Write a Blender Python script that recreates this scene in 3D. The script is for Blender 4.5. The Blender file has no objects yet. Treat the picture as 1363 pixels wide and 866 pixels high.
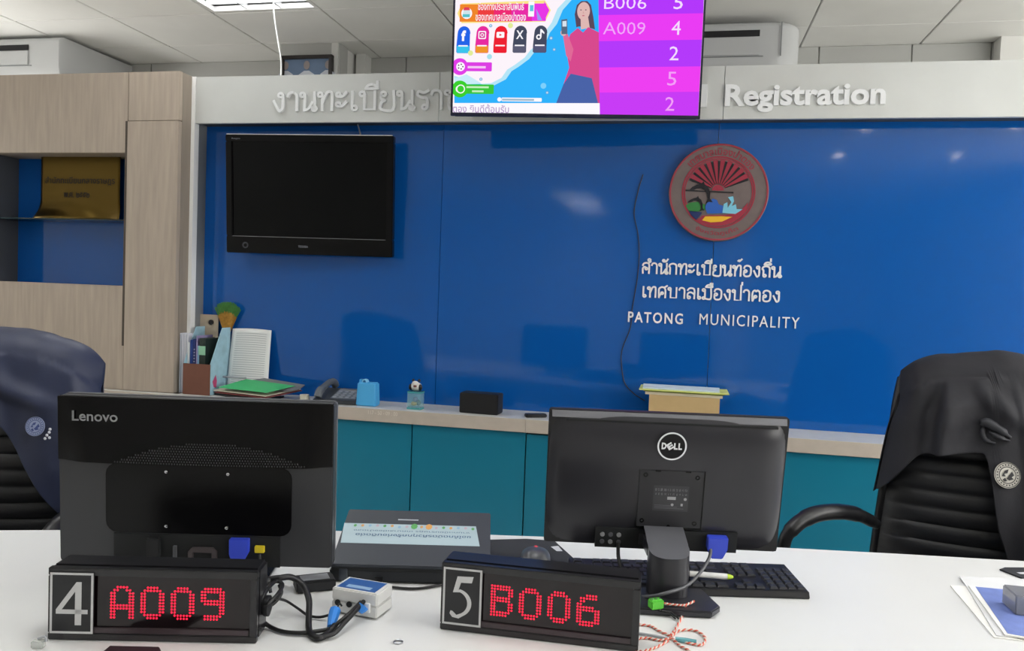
import bpy, bmesh, math, random
from mathutils import Vector, Matrix, noise

# ------------------------------------------------------------------ camera, world, light, exposure
SC = bpy.context.scene
COL = SC.collection
YAW, PITCH, ROLL, FPX = -0.205673782, -0.0399249502, 0.0369195029, 1063.749
CAM_Z = 1.30
def _basis():
    f = Vector((math.sin(YAW)*math.cos(PITCH), math.cos(YAW)*math.cos(PITCH), math.sin(PITCH)))
    rt = Vector((math.cos(YAW), -math.sin(YAW), 0)); up = rt.cross(f)
    return rt*math.cos(ROLL)+up*math.sin(ROLL), up*math.cos(ROLL)-rt*math.sin(ROLL), f
RT, UP, FW = _basis()
cam_data = bpy.data.cameras.new('camera'); cam = bpy.data.objects.new('camera', cam_data); COL.objects.link(cam)
cam.matrix_world = Matrix(((RT.x, UP.x, -FW.x, 0), (RT.y, UP.y, -FW.y, 0), (RT.z, UP.z, -FW.z, CAM_Z), (0, 0, 0, 1)))
cam_data.sensor_width = 36; cam_data.lens = FPX/1363*36; cam_data.clip_start = .02; cam_data.clip_end = 60
SC.camera = cam
def ray(px, py): return FW + RT*((px-681.5)/FPX) + UP*((433-py)/FPX)
def at_y(px, py, y):
    d = ray(px, py); return Vector((0, 0, CAM_Z)) + d*(y/d.y)
def at_z(px, py, z):
    d = ray(px, py); return Vector((0, 0, CAM_Z)) + d*((z-CAM_Z)/d.z)

world = bpy.data.worlds.new('world'); SC.world = world; world.use_nodes = True
world.node_tree.nodes['Background'].inputs[0].default_value = (1, .975, .93, 1)
world.node_tree.nodes['Background'].inputs[1].default_value = 8.0          # bright sky outside the added windows, fills the room
SC.view_settings.view_transform = 'Standard'; SC.view_settings.look = 'None'
SC.view_settings.exposure = 0.0; SC.view_settings.gamma = 1; SC.view_settings.use_curve_mapping = False
try:
    SC.cycles.use_denoising = True; SC.cycles.max_bounces = 8; SC.cycles.sample_clamp_indirect = 6
except Exception: pass
LAMP_W = 14.0          # watts of each ceiling fluorescent fitting
CEIL = 2.69; FACE_Y = 3.26; BLUE_Y = 3.36; FAR_Y = 4.6; CT_Z = .80; DESK_Z = .75

# ------------------------------------------------------------------ helpers
def lin(h):
    h = h.lstrip('#'); v = [int(h[i:i+2], 16)/255 for i in (0, 2, 4)]
    return tuple(c/12.92 if c <= .04045 else ((c+.055)/1.055)**2.4 for c in v) + (1,)
MATS = {}
def mat(name, col, rough=.5, metal=0, emit=0, coat=0, alpha=1, trans=0, var=0, vscale=20, bump=0, bscale=200, spec=.5, grain=None, ior=1.45):
    if name in MATS: return MATS[name]
    m = bpy.data.materials.new(name); m.use_nodes = True; nt = m.node_tree; b = nt.nodes['Principled BSDF']
    c = lin(col) if isinstance(col, str) else tuple(col)+(1,)
    b.inputs['Base Color'].default_value = c; b.inputs['Roughness'].default_value = rough
    b.inputs['Metallic'].default_value = metal; b.inputs['IOR'].default_value = ior
    b.inputs['Specular IOR Level'].default_value = spec
    if coat: b.inputs['Coat Weight'].default_value = coat; b.inputs['Coat Roughness'].default_value = .03
    if alpha < 1: b.inputs['Alpha'].default_value = alpha
    if trans: b.inputs['Transmission Weight'].default_value = trans
    if emit: b.inputs['Emission Color'].default_value = c; b.inputs['Emission Strength'].default_value = emit
    tc = nt.nodes.new('ShaderNodeTexCoord')
    if var or grain:
        mp = nt.nodes.new('ShaderNodeMapping'); nt.links.new(tc.outputs['Object'], mp.inputs[0])
        mp.inputs['Scale'].default_value = grain if grain else (1, 1, 1)
        n = nt.nodes.new('ShaderNodeTexNoise'); n.inputs['Scale'].default_value = vscale; n.inputs['Detail'].default_value = 5
        nt.links.new(mp.outputs[0], n.inputs['Vector'])
        r = nt.nodes.new('ShaderNodeMapRange'); r.inputs[1].default_value = .3; r.inputs[2].default_value = .7
        r.inputs[3].default_value = 1-var; r.inputs[4].default_value = 1+var; nt.links.new(n.outputs[0], r.inputs[0])
        mx = nt.nodes.new('ShaderNodeVectorMath'); mx.operation = 'SCALE'
        mx.inputs[0].default_value = c[:3]; nt.links.new(r.outputs[0], mx.inputs['Scale'])
        nt.links.new(mx.outputs[0], b.inputs['Base Color'])
    if bump:
        n2 = nt.nodes.new('ShaderNodeTexNoise'); n2.inputs['Scale'].default_value = bscale; nt.links.new(tc.outputs['Object'], n2.inputs['Vector'])
        bp = nt.nodes.new('ShaderNodeBump'); bp.inputs['Strength'].default_value = bump; bp.inputs['Distance'].default_value = .002
        nt.links.new(n2.outputs[0], bp.inputs['Height']); nt.links.new(bp.outputs[0], b.inputs['Normal'])
    MATS[name] = m; return m
def glow(col, e=1.0): return mat('glow_'+col.strip('#')+'_%g' % e, col, rough=.4, emit=e, spec=0) if 0 else _glow(col, e)
def _glow(col, e):
    k = 'glow_'+col.strip('#')+'_%g' % e
    if k in MATS: return MATS[k]
    m = bpy.data.materials.new(k); m.use_nodes = True; nt = m.node_tree; nt.nodes.clear()
    o = nt.nodes.new('ShaderNodeOutputMaterial'); s = nt.nodes.new('ShaderNodeEmission')
    s.inputs[0].default_value = lin(col); s.inputs[1].default_value = e; nt.links.new(s.outputs[0], o.inputs[0])
    MATS[k] = m; return m

class MB:
    def __init__(s): s.v = []; s.f = []; s.m = []; s.M = None
    def add(s, vs, fs, m=0):
        b = len(s.v)
        for p in vs:
            p = Vector(p); s.v.append(tuple(s.M @ p if s.M is not None else p))
        for f in fs: s.f.append([b+i for i in f]); s.m.append(m)
        return s
    def box(s, x0, x1, y0, y1, z0, z1, m=0):
        return s.add([(x, y, z) for z in (z0, z1) for y in (y0, y1) for x in (x0, x1)],
              [(0, 2, 3, 1), (4, 5, 7, 6), (0, 1, 5, 4), (2, 6, 7, 3), (0, 4, 6, 2), (1, 3, 7, 5)], m)
    def cbox(s, c, d, m=0): return s.box(c[0]-d[0]/2, c[0]+d[0]/2, c[1]-d[1]/2, c[1]+d[1]/2, c[2]-d[2]/2, c[2]+d[2]/2, m)
    def prism(s, pts, y0, y1, m=0):       # outline in X-Z, thickness along Y
        n = len(pts); vs = [(x, y0, z) for x, z in pts]+[(x, y1, z) for x, z in pts]
        return s.add(vs, [list(range(n)), list(range(2*n-1, n-1, -1))]+[(i, (i+1) % n+0, (i+1) % n+n, i+n)[::-1] for i in range(n)], m)
    def slab(s, pts, z0, z1, m=0):        # outline in X-Y, thickness along Z
        n = len(pts); vs = [(p[0], p[1], z0) for p in pts]+[(p[0], p[1], z1) for p in pts]
        return s.add(vs, [list(range(n-1, -1, -1)), list(range(n, 2*n))]+[(i, (i+1) % n, (i+1) % n+n, i+n) for i in range(n)], m)
    def tube(s, path, r, n=8, m=0, smooth=0, cap=True):
        P = [Vector(p) for p in path]
        if smooth: P = spline(P, smooth)
        R = r if isinstance(r, (list, tuple)) else [r]*len(P)
        if len(R) != len(P): R = [R[min(len(R)-1, int(i*(len(R)-1)/(len(P)-1)+.5))] for i in range(len(P))]
        vs = []; up = Vector((0, 0, 1)); side = None
        for i, p in enumerate(P):
            t = (P[min(i+1, len(P)-1)]-P[max(i-1, 0)])
            t = t.normalized() if t.length > 1e-9 else Vector((0, 0, 1))
            if side is None:
                side = t.cross(up if abs(t.z) < .9 else Vector((1, 0, 0))).normalized()
            side = (side - t*side.dot(t)).normalized(); w = side.cross(t)
            for k in range(n):
                a = 2*math.pi*k/n; vs.append(p+(side*math.cos(a)+w*math.sin(a))*R[i])
        fs = [(i*n+k, i*n+(k+1) % n, (i+1)*n+(k+1) % n, (i+1)*n+k) for i in range(len(P)-1) for k in range(n)]
        if cap: fs += [list(range(n))[::-1], [(len(P)-1)*n+k for k in range(n)]]
        return s.add(vs, fs, m)
    def lathe(s, prof, c=(0, 0, 0), n=24, m=0, axis='Z', cap=True):
        vs = []
        for r, z in prof:
            for k in range(n):
                a = 2*math.pi*k/n; x, y = r*math.cos(a), r*math.sin(a)
                q = (x, y, z) if axis == 'Z' else ((x, z, y) if axis == 'Y' else (z, x, y))
                vs.append((q[0]+c[0], q[1]+c[1], q[2]+c[2]))
        L = len(prof); fs = [(i*n+k, i*n+(k+1) % n, (i+1)*n+(k+1) % n, (i+1)*n+k) for i in range(L-1) for k in range(n)]
        if cap: fs += [list(range(n))[::-1], [(L-1)*n+k for k in range(n)]]
        return s.add(vs, fs, m)
    def ball(s, c, r, n=14, m=0):
        r = r if isinstance(r, (tuple, list)) else (r, r, r); vs = []; k2 = n//2
        for i in range(k2+1):
            a = math.pi*i/k2
            for k in range(n):
                b = 2*math.pi*k/n
                vs.append((c[0]+r[0]*math.sin(a)*math.cos(b), c[1]+r[1]*math.sin(a)*math.sin(b), c[2]+r[2]*math.cos(a)))
        return s.add(vs, [(i*n+k, (i+1)*n+k, (i+1)*n+(k+1) % n, i*n+(k+1) % n) for i in range(k2) for k in range(n)], m)
    def ring(s, c, r0, r1, y0, y1, n=48, m=0):   # flat ring in X-Z
        vs = []
        for k in range(n):
            a = 2*math.pi*k/n
            for r, y in ((r0, y0), (r1, y0), (r1, y1), (r0, y1)): vs.append((c[0]+r*math.cos(a), y, c[1]+r*math.sin(a)))
        return s.add(vs, [(4*k+j, 4*((k+1) % n)+j, 4*((k+1) % n)+(j+1) % 4, 4*k+(j+1) % 4) for k in range(n) for j in range(4)], m)
    def grid(s, fn, nu, nv, m=0, closeu=False):
        vs = [fn(i/(nu-1) if not closeu else i/nu, j/(nv-1)) for j in range(nv) for i in range(nu)]
        U = nu if closeu else nu-1
        return s.add(vs, [(j*nu+i, j*nu+(i+1) % nu, (j+1)*nu+(i+1) % nu, (j+1)*nu+i) for j in range(nv-1) for i in range(U)], m)
    def build(s, name, mats, parent=None, bevel=0, smooth=None, seg=2, fix=True, weld=False):
        me = bpy.data.meshes.new(name); me.from_pydata(s.v, [], s.f); me.validate()
        if not isinstance(mats, (list, tuple)): mats = [mats]
        for m in mats: me.materials.append(m)
        if len(s.m) == len(me.polygons): me.polygons.foreach_set('material_index', s.m)
        if fix or bevel or weld:
            bm = bmesh.new(); bm.from_mesh(me)
            if weld: bmesh.ops.remove_doubles(bm, verts=bm.verts, dist=1e-6)
            if fix: bmesh.ops.recalc_face_normals(bm, faces=bm.faces)
            if bevel:
                es = [e for e in bm.edges if len(e.link_faces) == 2 and e.calc_face_angle(0) > .6]
                bmesh.ops.bevel(bm, geom=es, offset=bevel, segments=seg, affect='EDGES', clamp_overlap=True)
            bm.to_mesh(me); bm.free()
        if smooth:
            me.polygons.foreach_set('use_smooth', [True]*len(me.polygons)); me.set_sharp_from_angle(angle=math.radians(smooth))
        o = bpy.data.objects.new(name, me); COL.objects.link(o)
        if parent is not None: o.parent = parent
        return o
def spline(P, k):
    out = []
    for i in range(len(P)-1):
        a, b, c, d = P[max(i-1, 0)], P[i], P[i+1], P[min(i+2, len(P)-1)]
        for j in range(k):
            t = j/k; out.append(.5*((2*b)+(c-a)*t+(2*a-5*b+4*c-d)*t*t+(3*b-a-3*c+d)*t**3))
    out.append(P[-1]); return out
def arc(cx, cz, r, a0, a1, n=12, rz=None):
    rz = rz or r
    return [(cx+r*math.cos(math.radians(a0+(a1-a0)*i/n)), cz+rz*math.sin(math.radians(a0+(a1-a0)*i/n))) for i in range(n+1)]
def rrect(x0, x1, z0, z1, r, n=4):
    return arc(x1-r, z0+r, r, -90, 0, n)+arc(x1-r, z1-r, r, 0, 90, n)+arc(x0+r, z1-r, r, 90, 180, n)+arc(x0+r, z0+r, r, 180, 270, n)
def tag(o, label, cat, group=None, kind=None):
    if label: o['label'] = label
    if cat: o['category'] = cat
    if group: o['group'] = group
    if kind: o['kind'] = kind
    return o
def thing(name, label, cat, loc=(0, 0, 0), rz=0, group=None):
    o = bpy.data.objects.new(name, None); COL.objects.link(o); o.empty_display_size = .05
    o.location = loc; o.rotation_euler = (0, 0, rz); return tag(o, label, cat, group)
def struct(o): o['kind'] = 'structure'; return o
def plab(o, l): o['label'] = l; return o
def dup(o, parent=None):
    c = o.copy(); COL.objects.link(c)
    if parent is not None: c.parent = parent
    for ch in list(o.children): dup(ch, c)
    return c

def text_geo(body, off=0.0, space=1.0, shear=0, res=3):
    cu = bpy.data.curves.new('tmp', 'FONT'); cu.body = body; cu.offset = off; cu.resolution_u = res
    cu.space_character = space; cu.shear = shear; cu.fill_mode = 'FRONT'
    o = bpy.data.objects.new('tmp', cu); COL.objects.link(o)
    dg = bpy.context.evaluated_depsgraph_get(); me = o.evaluated_get(dg).to_mesh()
    vs = [v.co.copy() for v in me.vertices]; fs = [list(p.vertices) for p in me.polygons]
    o.evaluated_get(dg).to_mesh_clear(); bpy.data.objects.remove(o); bpy.data.curves.remove(cu)
    return vs, fs
def fit_text(body, x0, x1, z0, z1, off=0., space=1., rot=False, shear=0, res=3, skew=0):
    """text scaled to fill the box x0..x1, z0..z1; returns (x,z) verts and faces"""
    vs, fs = text_geo(body, off, space, shear, res)
    ax, bx = min(v.x for v in vs), max(v.x for v in vs); ay, by = min(v.y for v in vs), max(v.y for v in vs)
    out = []
    for v in vs:
        u, w = (v.x-ax)/(bx-ax), (v.y-ay)/(by-ay)
        if rot: u, w = 1-u, 1-w
        out.append((x0+(x1-x0)*u, z0+(z1-z0)*w+skew*u))
    return out, fs
def flat_text(mb, body, x0, x1, z0, z1, y, m=0, **k):
    vs, fs = fit_text(body, x0, x1, z0, z1, **k); mb.add([(x, y, z) for x, z in vs], fs, m); return mb
def islands(vs, fs):
    par = list(range(len(vs)))
    def find(a):
        while par[a] != a: par[a] = par[par[a]]; a = par[a]
        return a
    # verts duplicated at the same place are one island
    key = {}
    for i, v in enumerate(vs):
        k = (round(v[0], 5), round(v[1], 5))
        if k in key: par[find(i)] = find(key[k])
        else: key[k] = i
    for f in fs:
        for a in f[1:]: par[find(a)] = find(f[0])
    g = {}
    for f in fs: g.setdefault(find(f[0]), []).append(f)
    return list(g.values())
def raised_letters(body, parent, m, x0, x1, z0, z1, y, depth, name='letter', **k):
    """every letter stroke group a mesh of its own, standing proud of the plane y towards -Y"""
    vs, fs = fit_text(body, x0, x1, z0, z1, **k); n = 0
    isl = islands(vs, fs); isl.sort(key=lambda g: min(vs[i][0] for f in g for i in f))
    for g in isl:
        ids = sorted({i for f in g for i in f}); mp = {}; pts = []; key = {}
        for i in ids:
            kk = (round(vs[i][0], 6), round(vs[i][1], 6))
            if kk not in key: key[kk] = len(pts); pts.append(vs[i])
            mp[i] = key[kk]
        cx = sum(p[0] for p in pts)/len(pts); cz = sum(p[1] for p in pts)/len(pts)
        ff = [[mp[i] for i in f] for f in g]; ff = [f for f in ff if len(set(f)) == len(f)]
        me = bpy.data.meshes.new(name); me.from_pydata([(p[0]-cx, -depth, p[1]-cz) for p in pts], [], ff)
        bm = bmesh.new(); bm.from_mesh(me); r = bmesh.ops.extrude_face_region(bm, geom=bm.faces[:])
        bmesh.ops.translate(bm, verts=[e for e in r['geom'] if isinstance(e, bmesh.types.BMVert)], vec=(0, depth, 0))
        bmesh.ops.recalc_face_normals(bm, faces=bm.faces); bm.to_mesh(me); bm.free(); me.materials.append(m)
        o = bpy.data.objects.new(name, me); COL.objects.link(o); o.parent = parent; o.location = (cx, y, cz); n += 1
    return n
# looped Thai letters drawn as strokes: advance width, polylines, (loop centre x, z, radius)
def _bow(dx=0): return [(-.62, 1.15), (-.52, 1.3), (-.32, 1.36), (-.14, 1.28), (-.08, 1.15), (-.62, 1.15)]
_AA = [(.05, .78), (.12, .95), (.3, 1), (.45, .9), (.5, .72), (.5, 0)]
TH = {
 'ง': (.72, [[(.53, .86), (.53, .2), (.45, .03), (.33, .03), (.08, .55)]], [(.42, .86, .11)]),
 'า': (.66, [_AA], []),
 'น': (.86, [[(.23, .86), (.23, .02)], [(.23, .02), (.42, .1), (.62, .45)], [(.7, 1), (.7, .2), (.6, .12)]], [(.12, .86, .11), (.7, .1, .11)]),
 'ท': (.86, [[(.23, .86), (.23, 0)], [(.23, .4), (.42, .92), (.58, 1), (.7, .86), (.7, 0)]], [(.12, .86, .11)]),
 'ะ': (.66, [[(.2, .74), (.36, .77), (.52, .98)], [(.2, .22), (.36, .25), (.52, .46)]], [(.14, .84, .1), (.14, .32, .1)]),
 'เ': (.5, [[(.15, 1), (.15, .12)]], [(.26, .11, .11)]),
 'บ': (.9, [[(.23, .86), (.23, .02), (.72, .02), (.72, 1)]], [(.12, .86, .11)]),
 'ป': (.9, [[(.23, .86), (.23, .02), (.72, .02), (.72, 1.42)]], [(.12, .86, .11)]),
 'ย': (.86, [[(.12, .84), (.12, .6), (.3, .5), (.13, .38), (.13, .02), (.7, .02), (.7, 1)]], [(.22, .84, .11)]),
 'ร': (.68, [[(.6, 1), (.38, .88), (.15, .95), (.1, .75), (.3, .62), (.48, .6), (.55, .45), (.55, .14)]], [(.44, .12, .11)]),
 'ษ': (.98, [[(.23, .86), (.23, .02), (.72, .02), (.72, 1)], [(.45, .42), (.6, .4), (.92, .62)]], [(.12, .86, .11), (.44, .5, .09)]),
 'ฎ': (.86, [[(.12, .9), (.28, 1), (.58, 1), (.7, .85), (.7, -.36)], [(.24, .6), (.24, 0), (.1, -.2), (.25, -.38), (.42, -.2), (.7, -.36)]], [(.34, .58, .1)]),
 'ส': (.84, [[(.13, 0), (.11, .45), (.25, .62), (.38, .55)], [(.1, .75), (.2, .95), (.5, 1), (.66, .8), (.66, 0)], [(.55, .95), (.8, 1.15)]], [(.42, .45, .1)]),
 'ำ': (.66, [_AA], [(-.18, 1.28, .11)]),
 'ั': (0, [[(-.38, 1.17), (-.22, 1.2), (-.08, 1.42)]], [(-.44, 1.26, .09)]),
 'ก': (.84, [[(.14, 0), (.14, .6), (.05, .72), (.15, .92), (.4, 1), (.62, .9), (.68, .7), (.68, 0)]], []),
 '้': (0, [[(-.42, 1.42), (-.32, 1.5), (-.3, 1.38), (-.1, 1.6)]], []),
 'อ': (.86, [[(.12, .75), (.2, .95), (.45, 1), (.66, .85), (.7, .5), (.66, .15), (.5, .01), (.25, .01), (.13, .15), (.13, .45)]], [(.24, .48, .11)]),
 'ถ': (.84, [[(.16, .15), (.16, .6), (.06, .72), (.15, .92), (.4, 1), (.62, .9), (.68, .7), (.68, 0)]], [(.27, .11, .11)]),
 'ิ': (0, [_bow()], []),
 'ี': (0, [_bow(), [(-.08, 1.15), (-.08, 1.52)]], []),
 'ื': (0, [_bow(), [(-.08, 1.15), (-.08, 1.52)], [(-.24, 1.3), (-.24, 1.52)]], []),
 '่': (0, [[(-.1, 1.46), (-.1, 1.7)]], []),
 'ศ': (.9, [[(.14, 0), (.12, .6), (.14, .85), (.34, 1), (.56, .95), (.68, .7), (.68, 0)], [(.3, .36), (.2, .2), (.14, 0)], [(.56, .95), (.82, 1.15)]], [(.4, .42, .1)]),
 'ล': (.84, [[(.12, .1), (.12, .45), (.3, .6), (.5, .55), (.68, .4)], [(.1, .78), (.25, .97), (.5, 1), (.68, .8), (.68, 0)]], [(.23, .11, .11)]),
 'ม': (.9, [[(.23, .86), (.23, .06)], [(.23, .06), (.72, .06), (.72, 1)]], [(.12, .86, .11), (.13, .1, .1)]),
 'ต': (.88, [[(.14, 0), (.1, .5), (.15, .85), (.3, 1), (.41, .88), (.52, 1), (.68, .85), (.72, .6), (.72, 0)], [(.27, .33), (.14, 0)]], [(.36, .4, .1)]),
}
def thai_letters(body, parent, m, x0, x1, z0, zx, y, depth, hw=.065):
    """z0 baseline, zx x-height line; the row is scaled to fill x0..x1"""
    tot = sum(TH[c][0] for c in body)-.12; sx_ = (x1-x0)/tot; sz_ = zx-z0; pen = 0
    for c in body:
        w, strokes, loops = TH[c]; polys = [(spline([Vector((a, b, 0)) for a, b in st], 4) if len(st) > 2 and c != 'บ' and c != 'ป' else [Vector((a, b, 0)) for a, b in st]) for st in strokes]
        polys += [[Vector((cx+r*math.cos(t*math.pi/6), cz+r*math.sin(t*math.pi/6), 0)) for t in range(13)] for cx, cz, r in loops]
        mb = MB(); ox = pen+w/2 if w else pen-.3
        kx = 0
        for P in polys:
            P = [Vector((x0+(pen+q.x)*sx_, z0+q.y*sz_)) for q in P]; n = len(P); L = []; h = hw*sz_
            for i in range(n):
                t = P[min(i+1, n-1)]-P[max(i-1, 0)]; t = t.normalized() if t.length > 1e-9 else Vector((1, 0)); nn = Vector((-t.y, t.x))
                if i in (0, n-1): P[i] = P[i]+t*(h*.6 if i else -h*.6)
                L.append((P[i]-nn*h, P[i]+nn*h))
            for (a, b), (c2, d) in zip(L[:-1], L[1:]): kx += 1; mb.prism([tuple(a), tuple(c2), tuple(d), tuple(b)], -depth-.00022*(kx % 5)-.0011*(kx//5 % 2)*.3, 0)
        cx = x0+ox*sx_; cz = (z0+zx)/2
        mb.v = [(v[0]-cx, v[1], v[2]-cz) for v in mb.v]
        o = mb.build('letter', m, parent, fix=True); o.location = (cx, y, cz); pen += w

# ------------------------------------------------------------------ materials
M_CEIL = mat('ceiling_board', '#efefec', .95, var=.03, vscale=3, bump=.15, bscale=300)
M_GRID = mat('ceiling_grid_paint', '#b4b5b4', .6)
M_WALL = mat('grey_wall_paint', '#c4c5c2', .85, var=.03, vscale=2)
M_WALLF = mat('white_wall_paint', '#eaeae7', .85, var=.03, vscale=2)
M_FLOOR = mat('floor_tile', '#e4e0d8', .35, var=.06, vscale=4)
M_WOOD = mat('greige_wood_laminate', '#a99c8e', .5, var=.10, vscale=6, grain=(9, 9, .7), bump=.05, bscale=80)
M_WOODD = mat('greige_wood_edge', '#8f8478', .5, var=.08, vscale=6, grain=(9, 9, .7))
M_BLUE = mat('blue_back_painted_glass', '#0c55a4', .06, var=.03, vscale=1.5, spec=.6)
M_SILV = mat('silver_laminate', '#cbcdca', .38, metal=.25, var=.03, vscale=5)
M_WHITE = mat('white_gloss', '#eeeeec', .35)
M_LETTER = mat('white_acrylic_letter', '#e9ebec', .35)
M_TOP = mat('pale_grey_worktop', '#c9c9c5', .35, var=.03, vscale=30)
M_TOPEDGE = mat('beige_worktop_edge', '#b5ab9f', .5, var=.04, vscale=30)
M_TEAL = mat('teal_laminate', '#13728c', .3, var=.04, vscale=2)
M_DARK = mat('dark_gap', '#16181a', .7)
M_DESK = mat('white_desk_laminate', '#dedfde', .32, var=.012, vscale=6)
M_BLK = mat('black_plastic', '#17171a', .38)
M_BLKM = mat('black_matte_plastic', '#1c1d20', .55, bump=.08, bscale=900)
M_BLKG = mat('black_gloss_plastic', '#08080a', .14, spec=.3)
M_SCR = mat('dead_screen', '#07080a', .18, spec=.22)
M_STEEL = mat('brushed_metal', '#a8abb0', .3, metal=.9)
M_CHROME = mat('chrome', '#d8dadd', .12, metal=1)

# ------------------------------------------------------------------ the room
XL, XR, YB = -4.3, 3.3, -7.6
struct(MB().box(XL-.1, XR+.1, YB-.1, FAR_Y+.1, -.08, 0).build('floor', M_FLOOR))
wb = struct(MB().box(XL, XR, FAR_Y, FAR_Y+.1, 0, CEIL+.09).build('wall_back', M_WALL))
def fill_window_wall(nm, wn_name, sgn, WN, xw):  # side wall with an added, unseen window that lets in fill light
    x0, x1 = (xw, xw+.1) if sgn > 0 else (xw-.1, xw)
    struct(MB().box(x0, x1, YB-.1, WN[0], 0, CEIL+.09).box(x0, x1, WN[1], FAR_Y+.1, 0, CEIL+.09).box(x0, x1, WN[0], WN[1], 0, WN[2]).box(x0, x1, WN[0], WN[1], WN[3], CEIL+.09).build(nm, M_WALLF))
    wn = bpy.data.objects.new(wn_name, None); COL.objects.link(wn); wn.location = (x0, 0, 0); struct(wn)
    for a in (WN[0], WN[1]-.05): MB().box(.01, .09, a, a+.05, WN[2]+.05, WN[3]-.05).build('fill_window_frame', M_WHITE, wn)
    for a in (WN[2], WN[3]-.05): MB().box(.01, .09, WN[0], WN[1], a, a+.05).build('fill_window_frame', M_WHITE, wn)
    n = 3; w = (WN[1]-WN[0])/n
    for k in range(1, n): MB().box(.02, .08, WN[0]+k*w-.025, WN[0]+k*w+.025, WN[2]+.05, WN[3]-.05).build('mullion', M_WHITE, wn)
    for k in range(n): MB().box(.045, .05, WN[0]+k*w+.026+.024*(k == 0), WN[0]+(k+1)*w-.026-.024*(k == n-1), WN[2]+.05, WN[3]-.05).build('pane', M_PANE, wn)
    PL = bpy.data.lights.new('fill_portal', 'AREA'); PL.shape = 'RECTANGLE'; PL.size = WN[3]-WN[2]; PL.size_y = WN[1]-WN[0]; PL.cycles.is_portal = True
    po = bpy.data.objects.new('fill_portal', PL); COL.objects.link(po); po.location = (xw+sgn*.09, (WN[0]+WN[1])/2, (WN[2]+WN[3])/2); po.rotation_euler = (0, math.radians(90*sgn), 0)
M_PANE = mat('fill_window_pane', '#dfe9ee', .05, alpha=.12)
fill_window_wall('wall_right', 'fill_window_1', 1, (-1.5, 4.3, 1.1, 2.5), XR)  # unseen window added to brighten the ceiling and right fascia
fill_window_wall('wall_left', 'fill_window_2', -1, (2.5, 4.35, 1.35, 2.25), XL)  # unseen window added to brighten the ceiling on the left
wf = struct(MB().box(XL, XR, YB-.1, YB, 0, CEIL+.09).build('wall_front', M_WALLF))
# cover boards on the back wall above the partition, with open joints between
bx = [-4.3, -3.38, -1.66, -.42, .573+.1, at_y(1213, 70, FAR_Y).x, at_y(1318, 70, FAR_Y).x, 2.4, 3.3]
for a, b in zip(bx[:-1], bx[1:]):
    MB().box(a+.004, b-.004, FAR_Y-.012, FAR_Y, 1.9, CEIL-.006).build('panel', M_WALL, wb)
# ceiling: slab, T-grid and every tile within reach of the eye
ceil = struct(MB().box(XL-.1, XR+.1, YB-.1, FAR_Y+.1, CEIL+.09, CEIL+.15).build('ceiling', M_GRID))
gx = [-1.827+.6*k for k in range(-5, 10)]; gx = [XL]+[g for g in gx if XL < g < XR]+[XR]
gy = [FAR_Y, 4.262, 3.775]; 
while gy[-1] > YB+.6: gy.append(gy[-1]-.6)
gy.append(YB)
TROF = [(-2.427, 3.775), (-2.427, 1.975), (-.627, 1.975), (1.173, 1.975), (-3.627, 1.375), (-2.127+.3, -4.025), (-1.827, -5.825), (2.373, 1.375), (2.373, 3.175)]  # last two are extra fittings, added unseen to brighten the right fascia
def is_trof(x, y): return any(abs(x-a) < .05 and y <= b+.05 and y > b-1.25+.05 for a, b in TROF)
tile_cache = {}
g = MB()
for x in gx: g.box(x-.012, x+.012, YB, FAR_Y, CEIL+.004, CEIL+.03)
for y in gy: g.box(XL, XR, y-.012, y+.012, CEIL+.0045, CEIL+.0295)
g.build('ceiling_grid', M_GRID, ceil)
far = MB()
for i in range(len(gx)-1):
    for j in range(len(gy)-1):
        x0, x1, y1, y0 = gx[i], gx[i+1], gy[j], gy[j+1]
        if is_trof(x0, y1): continue
        w, d = x1-x0-.008, y1-y0-.008
        if y1 < .7:
            far.box(x0+.006, x1-.006, y0+.006, y1-.006, CEIL-.002, CEIL+.018); continue
        k = (round(w, 3), round(d, 3))
        if k not in tile_cache:
            o = MB().box(-w/2, w/2, -d/2, d/2, -.004, .02).build('ceiling_tile', M_CEIL, ceil, bevel=.003, seg=1); tile_cache[k] = o
        else:
            o = tile_cache[k].copy(); COL.objects.link(o)
        o.location = ((x0+x1)/2, (y0+y1)/2, CEIL)
tag(far.build('ceiling_tile', M_CEIL, ceil), None, None, kind='stuff')

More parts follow.
